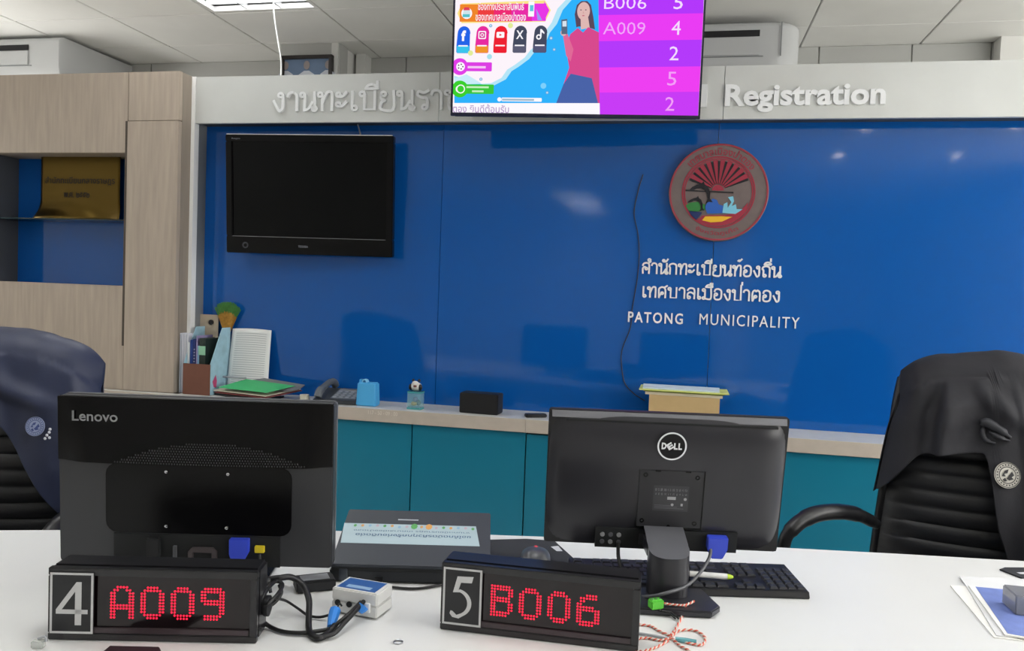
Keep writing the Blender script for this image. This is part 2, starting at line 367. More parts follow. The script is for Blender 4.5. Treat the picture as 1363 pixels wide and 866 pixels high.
# troffers: pan, lit reflector, louvre blades
M_TROFD = _glow('#f4f8ff', 6.0)
M_LOUV = mat('louvre_metal', '#e6e8ea', .25, metal=.6)
def troffer(x0, y1, label):
    w, l = .6, 1.2; cx, cy = x0+.3, y1-.6
    t = thing('ceiling_light', label, 'light', (cx, cy, CEIL), group=None)
    fr = MB(); a, b = w/2-.004, l/2-.004
    fr.box(-a, a, -b, -b+.02, 0, .012).box(-a, a, b-.02, b, 0, .012).box(-a, -a+.02, -b+.02, b-.02, 0, .012).box(a-.02, a, -b+.02, b-.02, 0, .012)
    fr.build('frame', M_WHITE, t)
    MB().box(-a+.005, a-.005, -b+.005, b-.005, .070, .075).build('housing', M_WHITE, t)
    for k in range(3):
        c = -.188+.188*k
        MB().tube([(c, -b+.03, .045), (c, b-.03, .045)], .013, 10).build('lamp_tube', M_TROFD, t, smooth=60)
    for k in (-1, 1): MB().box(k*.094-.004, k*.094+.004, -b+.02, b-.02, .004, .06).build('divider', M_LOUV, t)
    for k in range(11):
        y = -b+.1*(k+1)-.003
        MB().box(-a+.02, a-.02, y-.002, y+.002, .006, .05).build('louvre_blade', M_LOUV, t)
    L = bpy.data.lights.new('lamp', 'AREA'); L.shape = 'RECTANGLE'; L.size = .54; L.size_y = 1.12; L.energy = LAMP_W; L.color = (1, .985, .955)
    o = bpy.data.objects.new('lamp', L); COL.objects.link(o); o.parent = t; o.location = (0, 0, .068)
    return t
troffer(*TROF[0], 'louvred fluorescent ceiling light above the left lettering, near the hanging white wire')
posn = ['left of the row above the desk', 'middle of the row above the desk', 'right of the row above the desk', 'over the viewer by the left wall', 'over the middle of the waiting area', 'nearest the front wall', 'added unseen over the viewer by the right wall', 'added unseen off to the right to brighten the fascia']
for p, s in zip(TROF[1:], posn): troffer(*p, 'louvred fluorescent ceiling light, '+s)
# round downlights that show as glints in the blue glass
M_DL = _glow('#fff6e6', 60.0)
for (x, y), s in zip([(1.35, .06), (2.39, .07), (1.37, -1.17), (2.37, -1.17)], ['near row left', 'near row right', 'far row left', 'far row right']):
    t = thing('downlight', 'small round recessed downlight behind the viewer, '+s, 'light', (x, y, CEIL-.006))
    MB().lathe([(.045, 0), (.06, -.004), (.062, .002), (.045, .004)], n=28).build('trim_ring', M_WHITE, t, smooth=40)
    MB().lathe([(.03, -.001), (.03, .001)], n=20).build('lens', M_DL, t)
# pale posters on the front wall and a column: seen only as faint reflections
M_PAPER = mat('white_paper', '#ecebe6', .8)
for i, (x, z, w, h) in enumerate([(-2.1, 2.05, .5, .25), (-2.1, 1.6, .38, .5), (-1.45, 1.6, .36, .5), (-2.7, 1.05, .4, .5), (-2.1, 1.0, .4, .5), (-1.45, 1.05, .38, .45), (2.1, 1.4, .8, 1.0), (2.95, 1.35, .6, .9)]):
    o = MB().box(-w/2, w/2, 0, .01, -h/2, h/2).build('poster', M_PAPER)
    o.location = (x, YB+.002, z)
    tag(o, 'white notice sheet on the front wall, %s' % ['long one at the top', 'upper left one under the long one', 'upper right one', 'lower left one', 'lower middle one', 'lower right one', 'big sheet on the right', 'sheet by the right corner'][i], 'notice')
struct(MB().box(.55, .95, -5.3, -4.9, 0, CEIL).build('trim_3', M_WALLF))

# boxed column and moulding by the back wall
cp = at_z(1333, 46.5, CEIL); struct(MB().box(cp.x, 3.3, cp.y, FAR_Y, 0, CEIL-.005).build('trim_4', M_WALLF))
pl = at_y(443, 78, 4.3).x; pr = at_y(478, 78, 4.45).x
struct(MB().box(at_y(441, 78, 4.28).x, at_y(449, 78, 4.28).x, 4.28, FAR_Y-.012, 0, CEIL-.005).build('trim_5', M_WALLF))
struct(MB().box(pr-.04, pr+.02, 4.5, FAR_Y-.012, 0, CEIL-.005).build('trim_6', M_WALLF))

# ------------------------------------------------------------------ blue glass partition
part = thing('glass_partition', 'tall blue back-painted glass partition behind the low teal cabinets', 'partition', (0, BLUE_Y, 0))
px = [-2.185, at_y(583.5, 400, BLUE_Y).x, at_y(944, 450, BLUE_Y).x, 1.62, 2.9]
MB().box(-2.185, 2.9, .012, .07, 0, 2.2).build('backing_board', M_WALL, part)
for a, b in zip(px[:-1], px[1:]):
    MB().box(a+.0012, b-.0012, 0, .012, CT_Z-.02, 2.12).build('glass_panel', M_BLUE, part)
MB().box(2.9, 2.96, -.1, .07, 0, 2.2).build('end_panel', M_SILV, part)
# fascia above it
fz0, fz1 = 2.013, 2.219
fa = thing('fascia_sign', 'long silver fascia with white raised letters above the blue glass', 'sign', (0, FACE_Y, 0))
fx = [-2.172, at_y(585, 120, FACE_Y).x, at_y(964, 120, FACE_Y).x, 2.3, 2.96]
for a, b in zip(fx[:-1], fx[1:]):
    MB().box(a+.001, b-.001, 0, .02, fz0, fz1).build('panel', M_SILV, fa)
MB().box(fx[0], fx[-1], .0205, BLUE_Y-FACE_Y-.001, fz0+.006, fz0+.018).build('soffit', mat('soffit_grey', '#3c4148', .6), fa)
MB().box(fx[0], fx[-1], .0205, BLUE_Y-FACE_Y+.06, fz1-.012, fz1-.001).build('top_cover', M_SILV, fa)
struct(MB().box(fx[0]-.021, fx[0]-.001, FACE_Y-.004, FACE_Y+.03, CT_Z, fz1+.002).build('trim_1', M_WHITE))
struct(MB().box(-2.19, -2.178, FACE_Y+.03, BLUE_Y+.07, CT_Z, fz1).build('trim_2', mat('grey_side_panel', '#7c7f82', .5)))
def fx_(px_): return at_y(px_, 130, FACE_Y).x
tz = at_y(420, 148, FACE_Y).z; cap = at_y(420, 103, FACE_Y).z
thai_letters('งานทะเบียนราษฎร', fa, M_LETTER, fx_(364), fx_(664), at_y(480, 147, FACE_Y).z, at_y(480, 122.5, FACE_Y).z, 0, .012, .075)
raised_letters('Civil', fa, M_LETTER, fx_(838), fx_(941), at_y(900, 143, FACE_Y).z-.002, at_y(900, 114, FACE_Y).z+.002, 0, .012, off=.03)
raised_letters('Registration', fa, M_LETTER, fx_(965), fx_(1178), at_y(1071, 149.5, FACE_Y).z, at_y(1071, 111.5, FACE_Y).z, 0, .012, off=.03)
# lettering on the glass
gs = thing('wall_lettering', 'white raised Thai and Latin letters on the blue glass below the round emblem', 'sign', (0, BLUE_Y, 0))
def gx_(p, q): return at_y(p, q, BLUE_Y).x
def gz_(p, q): return at_y(p, q, BLUE_Y).z
thai_letters('สำนักทะเบียนท้องถิ่น', gs, M_LETTER, gx_(854, 358), gx_(1039, 358), gz_(940, 366), gz_(940, 352), 0, .006, .08)
thai_letters('เทศบาลเมืองป่าตอง', gs, M_LETTER, gx_(854, 390), gx_(1038, 390), gz_(940, 398), gz_(940, 384), 0, .006, .08)
raised_letters('PATONG', gs, M_LETTER, gx_(836, 422), gx_(909, 424), gz_(872, 430), gz_(872, 415.5), 0, .006, off=.018, space=1.25)
raised_letters('MUNICIPALITY', gs, M_LETTER, gx_(931, 425), gx_(1064, 429), gz_(997, 434.5), gz_(997, 419.5), 0, .006, off=.0, space=1.2)

# ------------------------------------------------------------------ round emblem
ec = at_y(956, 256, BLUE_Y-.025); er = (at_y(1023, 256, BLUE_Y-.03).x-at_y(889.5, 256, BLUE_Y-.03).x)/2
em = thing('round_emblem', 'round bronze municipal emblem with red sunrays, dolphins and a red ring', 'emblem', (ec.x, BLUE_Y, ec.z))
ME_BASE = mat('emblem_bronze', '#736765', .45, metal=.3, var=.05, vscale=40)
ME_RED = mat('emblem_red', '#9a2c40', .4); ME_BLK = mat('emblem_black', '#14141c', .4); ME_BLUE = mat('emblem_blue', '#2a5fb4', .4)
ME_CY = mat('emblem_sky', '#7cc4dc', .4); ME_GRN = mat('emblem_green', '#2f7a3a', .4); ME_YEL = mat('emblem_yellow', '#e8b62c', .4); ME_NAVY = mat('emblem_navy', '#14295c', .4)
MB().lathe([(er, 0), (er, -.026), (er-.004, -.03), (0.001, -.03)], n=96, axis='Y').build('disc', ME_BASE, em, smooth=40)
k = er; F = -.0305
MB().ring((0, 0), .955*k, .985*k, F-.002, F, 96).ring((0, 0), .705*k, .735*k, F-.002, F, 96).ring((0, 0), .665*k, .69*k, F-.0015, F, 96).build('red_ring', ME_RED, em)
sx, sz = -.01*k, .03*k     # sun centre
def inner(a, r=.655):      # ray from the sun to the inner ring
    dx, dz = math.cos(a), math.sin(a); bq = sx*dx+sz*dz; return -bq+math.sqrt(bq*bq-(sx*sx+sz*sz-(r*k)**2))
rays = [22+13.6*i for i in range(11)]
for i, a in enumerate(rays[:-1]):
    a0, a1 = math.radians(a+2.3), math.radians(rays[i+1]-2.3); r0 = .14*k
    pts = [(sx+r0*math.cos(a0), sz+r0*math.sin(a0))]+[(sx+inner(t)*math.cos(t), sz+inner(t)*math.sin(t)) for t in [a0+(a1-a0)*j/4 for j in range(5)]]+[(sx+r0*math.cos(a1), sz+r0*math.sin(a1))]
    MB().prism(pts, F-.002, F).build('sun_ray', ME_RED, em)
bk = MB()
for a in rays:
    t = math.radians(a); w0, w1 = .006*k, .026*k; r0 = .15*k; r1 = inner(t)*.97; d = Vector((math.cos(t), math.sin(t))); n = Vector((-d.y, d.x)); c = Vector((sx, sz))
    bk.prism([tuple(c+d*r0-n*w0), tuple(c+d*r1-n*w1), tuple(c+d*r1+n*w1), tuple(c+d*r0+n*w0)], F-.003, F)
bk.prism([(-.66*k, .045*k), (-.18*k, .02*k), (.3*k, .01*k), (.3*k, -.015*k), (-.18*k, 0), (-.66*k, .02*k)], F-.003, F).build('black_line', ME_BLK, em)
MB().prism(arc(sx, sz, .12*k, 5, 175, 14)+[(sx, sz)], F-.003, F).build('sun', ME_RED, em)
def dolphin(cx, cz, s, fl=1):
    P = [(-.26, -.02), (-.2, .05), (-.1, .1), (-.02, .12), (.03, .17), (.05, .11), (.12, .06), (.17, -.06), (.17, -.18), (.23, -.26), (.15, -.25), (.08, -.29), (.12, -.2), (.11, -.1), (.06, -.01), (-.02, .03), (-.1, .02), (-.16, -.01)]
    return [(cx+x*s*k*fl, cz+z*s*k) for x, z in P]
MB().prism(dolphin(-.33*k, .05*k, 1.0), F-.0035, F).prism(dolphin(-.42*k, -.2*k, .7), F-.0045, F-.002).build('dolphin', ME_BLK, em)
MB().prism([(-.64*k, -.28*k), (-.56*k, -.22*k), (-.4*k, -.2*k), (-.24*k, -.26*k), (-.24*k, -.36*k), (-.36*k, -.4*k), (-.56*k, -.4*k)], F-.002, F).build('island', ME_GRN, em)
MB().prism([(-.26*k, -.3*k), (-.2*k, -.2*k), (-.1*k, -.13*k), (-.02*k, -.16*k), (.02*k, -.25*k), (.2*k, -.3*k), (.3*k, -.42*k), (-.2*k, -.44*k)], F-.002, F).build('wave', ME_BLUE, em)
MB().prism([(.1*k, -.42*k), (.12*k, -.24*k), (.19*k, -.2*k), (.2*k, -.32*k), (.27*k, -.2*k), (.2*k, -.1*k), (.3*k, -.08*k), (.32*k, -.18*k), (.28*k, -.28*k), (.36*k, -.24*k), (.38*k, -.34*k), (.5*k, -.34*k), (.36*k, -.44*k)], F-.0025, F).build('splash', ME_CY, em)
MB().prism([(-.58*k, -.38*k), (-.3*k, -.42*k), (-.42*k, -.58*k), (-.52*k, -.5*k)], F-.002, F).build('sea', ME_NAVY, em)
MB().prism([(-.4*k, -.6*k), (-.3*k, -.48*k), (.2*k, -.46*k), (.45*k, -.38*k), (.6*k, -.2*k), (.56*k, -.4*k), (.4*k, -.56*k), (.15*k, -.66*k), (-.15*k, -.68*k)], F-.002, F).build('red_bank', ME_RED, em)
MB().prism([(-.3*k, -.58*k), (-.24*k, -.5*k), (.1*k, -.49*k), (.3*k, -.5*k), (.1*k, -.6*k), (-.12*k, -.62*k)], F-.003, F).build('sand', ME_YEL, em)
def ring_text(body, r, a0, a1, h, flip=False):
    vs, fs = text_geo(body, .012); ax, bx_ = min(v.x for v in vs), max(v.x for v in vs); ay, by = min(v.y for v in vs), max(v.y for v in vs)
    out = []
    for v in vs:
        u = (v.x-ax)/(bx_-ax); w = (v.y-ay)/(by-ay)*h; a = math.radians(a0+(a1-a0)*u); rr = r-h/2+(w if not flip else h-w); out.append((rr*math.cos(a), F-.001, rr*math.sin(a)))
    return MB().add(out, fs)
ring_text('เทศบาลเมืองป่าตอง', .845*k, 138, 36, .17*k).build('ring_lettering', ME_RED, em)
ring_text('จังหวัดภูเก็ต', .845*k, 240, 300, .12*k, True).build('ring_lettering', ME_RED, em)

# ------------------------------------------------------------------ air conditioners
M_AC = mat('aircon_white', '#c6c8c9', .45); M_ACD = mat('aircon_slot', '#1e1f22', .6); M_LINE = mat('panel_line', '#8b8e90', .6)
def aircon(label, x0, x1, y0, zt, zb, slot_x1, slot_x0, r=.12):
    t = thing('air_conditioner', label, 'air conditioner', (0, y0, 0)); H = zt-zb; d = FAR_Y-.013-y0
    # body outline in Y-Z: front leans in towards the bottom
    prof = [(0.03, zt), (0.005, zt-.012), (0, zt-.03), (0, zb+.14), (.02, zb+.04), (.07, zb), (d, zb), (d, zt)]
    mb = MB(); xs = [x0, x1-r]+[x1-r+r*math.sin(math.radians(a)) for a in (15, 30, 45, 60, 75, 88)]
    rows = []
    for i, x in enumerate(xs):
        q = 0 if i < 2 else 1-math.cos(math.radians((15, 30, 45, 60, 75, 88)[i-2]))
        rows.append([(x, min(d-.01, y+q*.10*(1 if y < .2 else 0)), zt-.02*q*q-(zt-z)*(1-q*.30) if y < .2 else z) for y, z in prof])
    n = len(prof); vs = [p for rw in rows for p in rw]
    fs = [(i*n+k, i*n+(k+1) % n, (i+1)*n+(k+1) % n, (i+1)*n+k) for i in range(len(rows)-1) for k in range(n)]+[list(range(n)), list(range((len(rows)-1)*n, len(rows)*n))[::-1]]
    mb.add(vs, fs).build('body', M_AC, t, smooth=50)
    MB().box(slot_x0, slot_x1, -.004, .002, zt-.075, zt-.045).build('air_slot', M_ACD, t)
    MB().box(slot_x0, slot_x1, -.008, .001, zb+.15, zt-.080).build('flap', M_AC, t, bevel=.002)
    MB().box(slot_x0, slot_x1+.02, -.0035, .002, zb+.143, zb+.147).build('seam', M_LINE, t)
    return t
a = at_z(80, 51, 2.66)
ac1 = aircon('wide white ceiling air conditioner at the left, above the wood cabinet', XL+.01, at_y(162, 88, FAR_Y).x*0+a.x+.02, a.y-.02, 2.668, 2.36, at_y(42, 66, a.y).x, XL+.05, .01)
zt2 = 2.655; b = at_z(1050, 26, zt2)
ac2 = aircon('white air conditioner with rounded end at the right, behind the hanging screen', -.65, at_y(1067, 50, b.y).x, b.y, zt2, 2.34, at_y(1012, 33, b.y).x, -.6, .15)
MB().box(at_y(1040, 33, b.y).x, at_y(1041.5, 33, b.y).x, -.003, .002, zt2-.17, zt2-.01).build('seam', M_LINE, ac2)

# ------------------------------------------------------------------ portrait on the back wall
pc = at_y(407, 90, 4.25)
fr = thing('picture_frame', 'dark framed blue group portrait above the fascia, by the hanging wire', 'picture', (pc.x, 4.25, 2.45))
w2 = (at_y(441, 90, 4.25).x-at_y(373, 90, 4.25).x)/2; zt = at_y(405, 73, 4.25).z-2.45
f = MB(); bt = .02
f.box(-w2, w2, 0, .03, zt-bt, zt).box(-w2, w2, 0, .03, -.2, -.2+bt).box(-w2, -w2+bt, 0, .03, -.2+bt, zt-bt).box(w2-bt, w2, 0, .03, -.2+bt, zt-bt).build('frame', mat('dark_brown_frame', '#2a2423', .35), fr, bevel=.002)
MB().box(-w2+bt, w2-bt, .012, .02, -.2+bt, zt-bt).build('print', mat('print_blue', '#6f86a6', .4, var=.1, vscale=12), fr)
f = MB()
for i, (cx, s) in enumerate([(-.13, 1), (.0, 1.05), (.13, 1)]):
    zc = zt-.055
    f.prism([(cx+a*s, zc+b*s) for a, b in [(-.05, -.13), (-.045, -.05), (-.015, -.03), (.015, -.03), (.045, -.05), (.05, -.13)]], .0105, .0118, 0)
    f.prism([(cx+.018*s*math.cos(t*.52), zc+.024*s*math.sin(t*.52)) for t in range(12)], .0100, .0118, 1)
f.build('figure_print', [mat('print_white', '#d8dde6', .5), mat('print_skin', '#a59a98', .5)], fr)
struct(MB().box(pc.x-w2-.02, pr-.05, 4.29, 4.4, 1.9, CEIL-.005).build('trim_7', M_WALL))

# hanging white wire
p0 = at_z(365, 0, CEIL)
pts = [at_y(365, -12, 3.55), at_y(364, 0, 3.5), at_y(365, 20, 3.45), at_y(370, 55, 3.4), at_y(374, 80, 3.36), at_y(374, 103, 3.32)]
pts[0].z = CEIL-.004; pts[-1].z = fz1+.002
tag(MB().tube(pts, .0035, 8, smooth=5).build('hanging_wire', M_WHITE, smooth=60), 'thin white wire hanging from the ceiling to the fascia top', 'wire')

# ------------------------------------------------------------------ wood cabinet on the left
WY = 3.17
wc = thing('display_cabinet', 'tall greige wood display cabinet at the left with an open blue-backed niche', 'cabinet', (0, WY, 0))
wx0 = -3.75; xs1 = at_y(167.5, 300, WY).x; xs2 = at_y(236, 300, WY).x; ztop = 2.222; zn1 = 1.866; zn0 = 1.270; zpan = 2.006
MB().box(wx0, xs1, 0, .02, zn1, ztop).build('upper_panel', M_WOOD, wc, bevel=.001)
MB().box(wx0, xs1, 0, .02, .8, zn0).build('lower_panel', M_WOOD, wc, bevel=.001)
MB().box(wx0, xs1, 0, .02, .06, .797).build('base_panel', M_WOOD, wc, bevel=.001)
MB().box(xs1+.003, xs2, -.0, .02, zpan+.002, ztop).build('corner_panel', M_WOOD, wc, bevel=.001)
MB().box(xs1+.004, xs2, -.006, .02, .801, zpan-.001).build('pillar_panel', M_WOOD, wc, bevel=.0015)
zgrip = at_y(166, 460, WY).z
MB().box(xs1-.010, xs1+.0035, -.0012, .018, zgrip, zpan).build('grip_groove', mat('groove', '#4c443c', .7), wc)
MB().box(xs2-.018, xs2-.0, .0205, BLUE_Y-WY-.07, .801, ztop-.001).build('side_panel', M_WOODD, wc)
MB().box(wx0, xs2-.02, .0205, .30, ztop-.02, ztop-.002).build('top_board', M_WOOD, wc)
nl = at_y(20, 290, BLUE_Y-.03).x
MB().box(nl, xs2-.02, .18, .188, zn0-.02, zn1+.02).build('niche_back', M_BLUE, wc)
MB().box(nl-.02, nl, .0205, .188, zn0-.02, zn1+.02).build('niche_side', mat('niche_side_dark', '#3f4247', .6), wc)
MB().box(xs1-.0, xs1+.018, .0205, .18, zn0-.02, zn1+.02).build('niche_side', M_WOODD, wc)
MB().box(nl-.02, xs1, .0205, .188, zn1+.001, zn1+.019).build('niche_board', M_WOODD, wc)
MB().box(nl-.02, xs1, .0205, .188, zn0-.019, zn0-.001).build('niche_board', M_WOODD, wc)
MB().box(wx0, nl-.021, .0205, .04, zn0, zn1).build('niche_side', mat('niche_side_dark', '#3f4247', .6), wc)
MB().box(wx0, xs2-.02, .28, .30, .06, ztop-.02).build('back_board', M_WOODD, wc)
zs = at_y(90, 291, WY+.05).z
MB().box(nl+.001, xs1-.001, .03, .178, zs-.006, zs).build('glass_shelf', mat('shelf_glass', '#16343c', .08, alpha=.75, spec=.7), wc)
# gold plaque on the shelf
gy_ = WY+.12; g0 = at_y(55, 245, gy_).x; g1 = at_y(160, 245, gy_).x; gz1 = at_y(100, 206, gy_).z
gp = thing('gold_plaque', 'gold metal plaque with dark Thai lettering on the glass shelf of the niche', 'plaque', ((g0+g1)/2, gy_, zs+.001))
hw = (g1-g0)/2; hh = gz1-zs+.02
def gpl(u, v):
    x = -hw+2*hw*u; z = hh*v; y = -.035*max(0, 1-v*3.2)**1.6*math.sin(u*5+.6) - .03*max(0, 1-v*4)**2
    return (x, y, z)
o = MB().grid(gpl, 30, 24).build('plate', mat('gold_metal', '#5c4a22', .3, metal=1.0, bump=.2, bscale=12), gp, smooth=60, fix=False)
sm = o.modifiers.new('s', 'SOLIDIFY'); sm.thickness = .002; sm.offset = 1
mt = mat('plaque_ink', '#171208', .7)
mb = MB(); mb2 = MB(); flat_text(mb, 'สำนักทะเบียนกลางราษฎร', -hw*.88, hw*.88, hh*.50, hh*.62, -.004, off=.012); flat_text(mb2, 'พ.ศ. ๒๕๕๒', -hw*.4, hw*.25, hh*.32, hh*.40, -.004, off=.012)
mb.build('lettering', mt, gp); mb2.build('lettering', mt, gp)
tag(MB().box(-.02, .02, 0, .012, 0, .035).build('paper_tag', mat('kraft', '#a2845c', .8)), 'small brown tag standing at the right end of the niche shelf', 'tag').location = (xs1-.024, WY+.06, zs+.001)

# ------------------------------------------------------------------ low teal cabinets and the worktop
CTF = 3.125
sx1 = at_y(547, 620, CTF+.02).x; sx2 = at_y(698, 640, CTF+.02).x
edges = [-2.53, -2.166, sx1, sx2, sx2+(sx2-sx1)*1.04, sx2+2*(sx2-sx1)*1.02, 1.98, 2.55]
names = ['far left', 'left of the pair below the black wall television', 'below the blue dispenser', 'below the small black speaker', 'behind the right monitor', 'right of the right monitor', 'behind the right chair', 'far right']
for i, (a, b2) in enumerate(zip(edges[:-1], edges[1:])):
    t = thing('base_cabinet', 'low teal laminate cabinet, '+['at the far left end under the wood cabinet', 'under the files, left of the long teal door', 'under the blue dispenser and the telephone', 'with the shadow gap, under the small black speaker', 'behind the monitor with the ring badge', 'right of the monitor with the ring badge', 'behind the chair at the right'][i], 'cabinet', ((a+b2)/2, CTF+.02, 0), group=None)
    hw = (b2-a)/2-.001
    dp = .023 if i == 0 else .213
    MB().box(-hw, hw, .0205, dp, .06, .745).build('carcass', M_DARK, t)
    MB().box(-hw+.01, hw-.01, .0205, dp, 0, .06).build('plinth', M_DARK, t)
    MB().box(-hw+.0015, hw-.0015, 0, .02, .07, .742 if i != 3 else .737).build('door', M_TEAL, t, bevel=.001)
ct = thing('worktop', 'long pale grey worktop running along the blue glass partition', 'worktop', (0, 0, 0))
ex = [-2.535, sx2+.0, 2.56]
for a, b2 in zip(ex[:-1], ex[1:]):
    MB().box(a+.0005, b2-.0005, CTF, CTF+.003, .747, .799).build('front_edge', M_TOPEDGE, ct)
    if a < -2: MB().slab([(a+.0005, CTF+.003), (b2-.0005, CTF+.003), (b2-.0005, BLUE_Y-.001), (-2.166, BLUE_Y-.001), (-2.166, WY-.0075), (a+.0005, WY-.0075)], .7465, CT_Z).build('top_board', M_TOP, ct)
    else: MB().box(a+.0005, b2-.0005, CTF+.003, BLUE_Y-.001, .7465, CT_Z).build('top_board', M_TOP, ct)
e0 = at_y(490, 547, CTF-.001); e1 = at_y(529, 550, CTF-.001)
M_FAINT = mat('faint_print', '#d6cfc2', .6)
flat_text(MB(), '117 - 50 - 09 : 00', e0.x, e1.x, e0.z-.012, e0.z+.004, CTF-.0006).build('printed_mark', M_FAINT, ct)

# ------------------------------------------------------------------ screens and televisions
class Flat:
    """flat picture: coloured outlines in X-Z, each laid a hair in front of the last"""
    def __init__(s, y0=0, step=.00004): s.mb = MB(); s.mats = []; s.y = y0; s.step = step
    def mi(s, m):
        if m not in s.mats: s.mats.append(m)
        return s.mats.index(m)
    def poly(s, pts, m, top=True):
        if top: s.y -= s.step
        s.mb.add([(x, s.y, z) for x, z in pts], [list(range(len(pts)))], s.mi(m)); return s
    def rect(s, x0, x1, z0, z1, m, **k): return s.poly([(x0, z0), (x1, z0), (x1, z1), (x0, z1)], m, **k)
    def disc(s, x, z, r, m, n=20, rz=None, **k): rz = rz or r; return s.poly([(x+r*math.cos(2*math.pi*i/n), z+rz*math.sin(2*math.pi*i/n)) for i in range(n)], m, **k)
    def text(s, b, x0, x1, z0, z1, m, **k): s.y -= s.step; flat_text(s.mb, b, x0, x1, z0, z1, s.y, s.mi(m), res=2, **k); return s
    def build(s, name, parent): return s.mb.build(name, s.mats, parent, fix=False)

def screen_px(px_, py_):
    t = (155-py_)/155; l = 600.6+5.2*t; r = 929.0+10*t; u = max(0, min(1, (px_-l)/(r-l)))
    return (-.4675+.935*u, max(.0125, (154+3.7*u-py_)*.002817))
tv = thing('hanging_display', 'large hanging screen showing a queue table and a colourful poster', 'screen', (-.4286, 3.054, 1.980), math.radians(5.9))
TL = math.radians(2.6)
def tilt(o, a): o.rotation_euler = (a, 0, 0); return o
Hd, bz = .556, .012
f = MB(); f.box(-.475, .475, 0, .012, 0, bz).box(-.475, .475, 0, .012, Hd-bz, Hd).box(-.475, -.475+.007, 0, .012, bz, Hd-bz).box(.475-.007, .475, 0, .012, bz, Hd-bz)
tilt(f.build('bezel', mat('screen_bezel', '#1b1c33', .25), tv, bevel=.001), TL)
tilt(MB().box(-.47, .47, .0125, .05, .004, Hd-.004).build('housing', M_BLKM, tv, bevel=.006), TL)
S = screen_px
def R4(a, b, c, d): return [S(a, d), S(b, d), S(b, c), S(a, c)]
W_ = _glow('#fdfaff', 1.0); fl = Flat(.0085)
fl.poly([(-.468, bz), (.468, bz), (.468, Hd-bz), (-.468, Hd-bz)], _glow('#fdf4fb', 1.0))
CY = _glow('#2fb2fb', 1.0)
fl.poly([S(603, 137), S(735, 137), S(800, 137), S(802, -40), S(768, -40), S(757, 0), S(745, 12), S(737, 30), S(728, 42), S(722, 56), S(708, 66), S(700, 76), S(686, 86), S(676, 92), S(668, 103), S(654, 110), S(640, 111), S(603, 100)], _glow('#b5e6f8', 1.0))
fl.poly([S(603, 137), S(735, 137), S(800, 137), S(802, -40), S(776, -40), S(765, 0), S(752, 14), S(744, 32), S(734, 44), S(728, 58), S(714, 68), S(706, 78), S(692, 88), S(682, 94), S(674, 105), S(658, 113), S(644, 112), S(603, 105)], CY)
fl.poly([S(603, 104), S(620, 98), S(640, 110), S(640, 111), S(603, 112)], _glow('#c9ecf9', 1.0))
# poster heading arrow
fl.poly([S(608, 17), S(614, 4), S(728, 1), S(736, 14), S(728, 29), S(614, 30)], _glow('#fce58b', 1.0))
segs = [(611, 636, '#f0862c'), (636, 658, '#ee4040'), (658, 682, '#ee2c74'), (682, 710, '#e92da8'), (710, 728, '#e838e6')]
for a, b, c in segs: fl.rect(*[S(a, 28)[0], S(b+1, 28)[0]], S(a, 28)[1], S(a, 5)[1], _glow(c, 1.0))
fl.poly([S(727, 2), S(734, 14), S(727, 28)], _glow('#e838e6', 1.0))
fl.disc(*S(621, 17), .021, W_, 24); fl.disc(*S(621, 17), .015, _glow('#cfe4ea', 1), 20); fl.poly([S(616, 13), S(626, 13), S(624, 9), S(618, 9)], _glow('#e0405a', 1)); fl.rect(S(616, 0)[0], S(626, 0)[0], S(0, 22)[1], S(0, 18)[1], _glow('#58c0c8', 1))
fl.text('ช่องทางประชาสัมพันธ์', S(637, 0)[0], S(700, 0)[0], S(640, 13)[1], S(640, 2)[1], W_, off=.01)
fl.text('ของเทศบาลเมืองป่าตอง', S(634, 0)[0], S(703, 0)[0], S(640, 27)[1], S(640, 15)[1], W_, off=.01)
fl.rect(S(706, 0)[0], S(714, 0)[0], S(0, 21)[1], S(0, 1)[1], W_); fl.rect(S(708, 0)[0], S(713, 0)[0], S(0, 14)[1], S(0, 6)[1], _glow('#5fc6e0', 1)); fl.poly([S(716, 12), S(724, 27), S(718, 27)], _glow('#9a9cf2', 1))
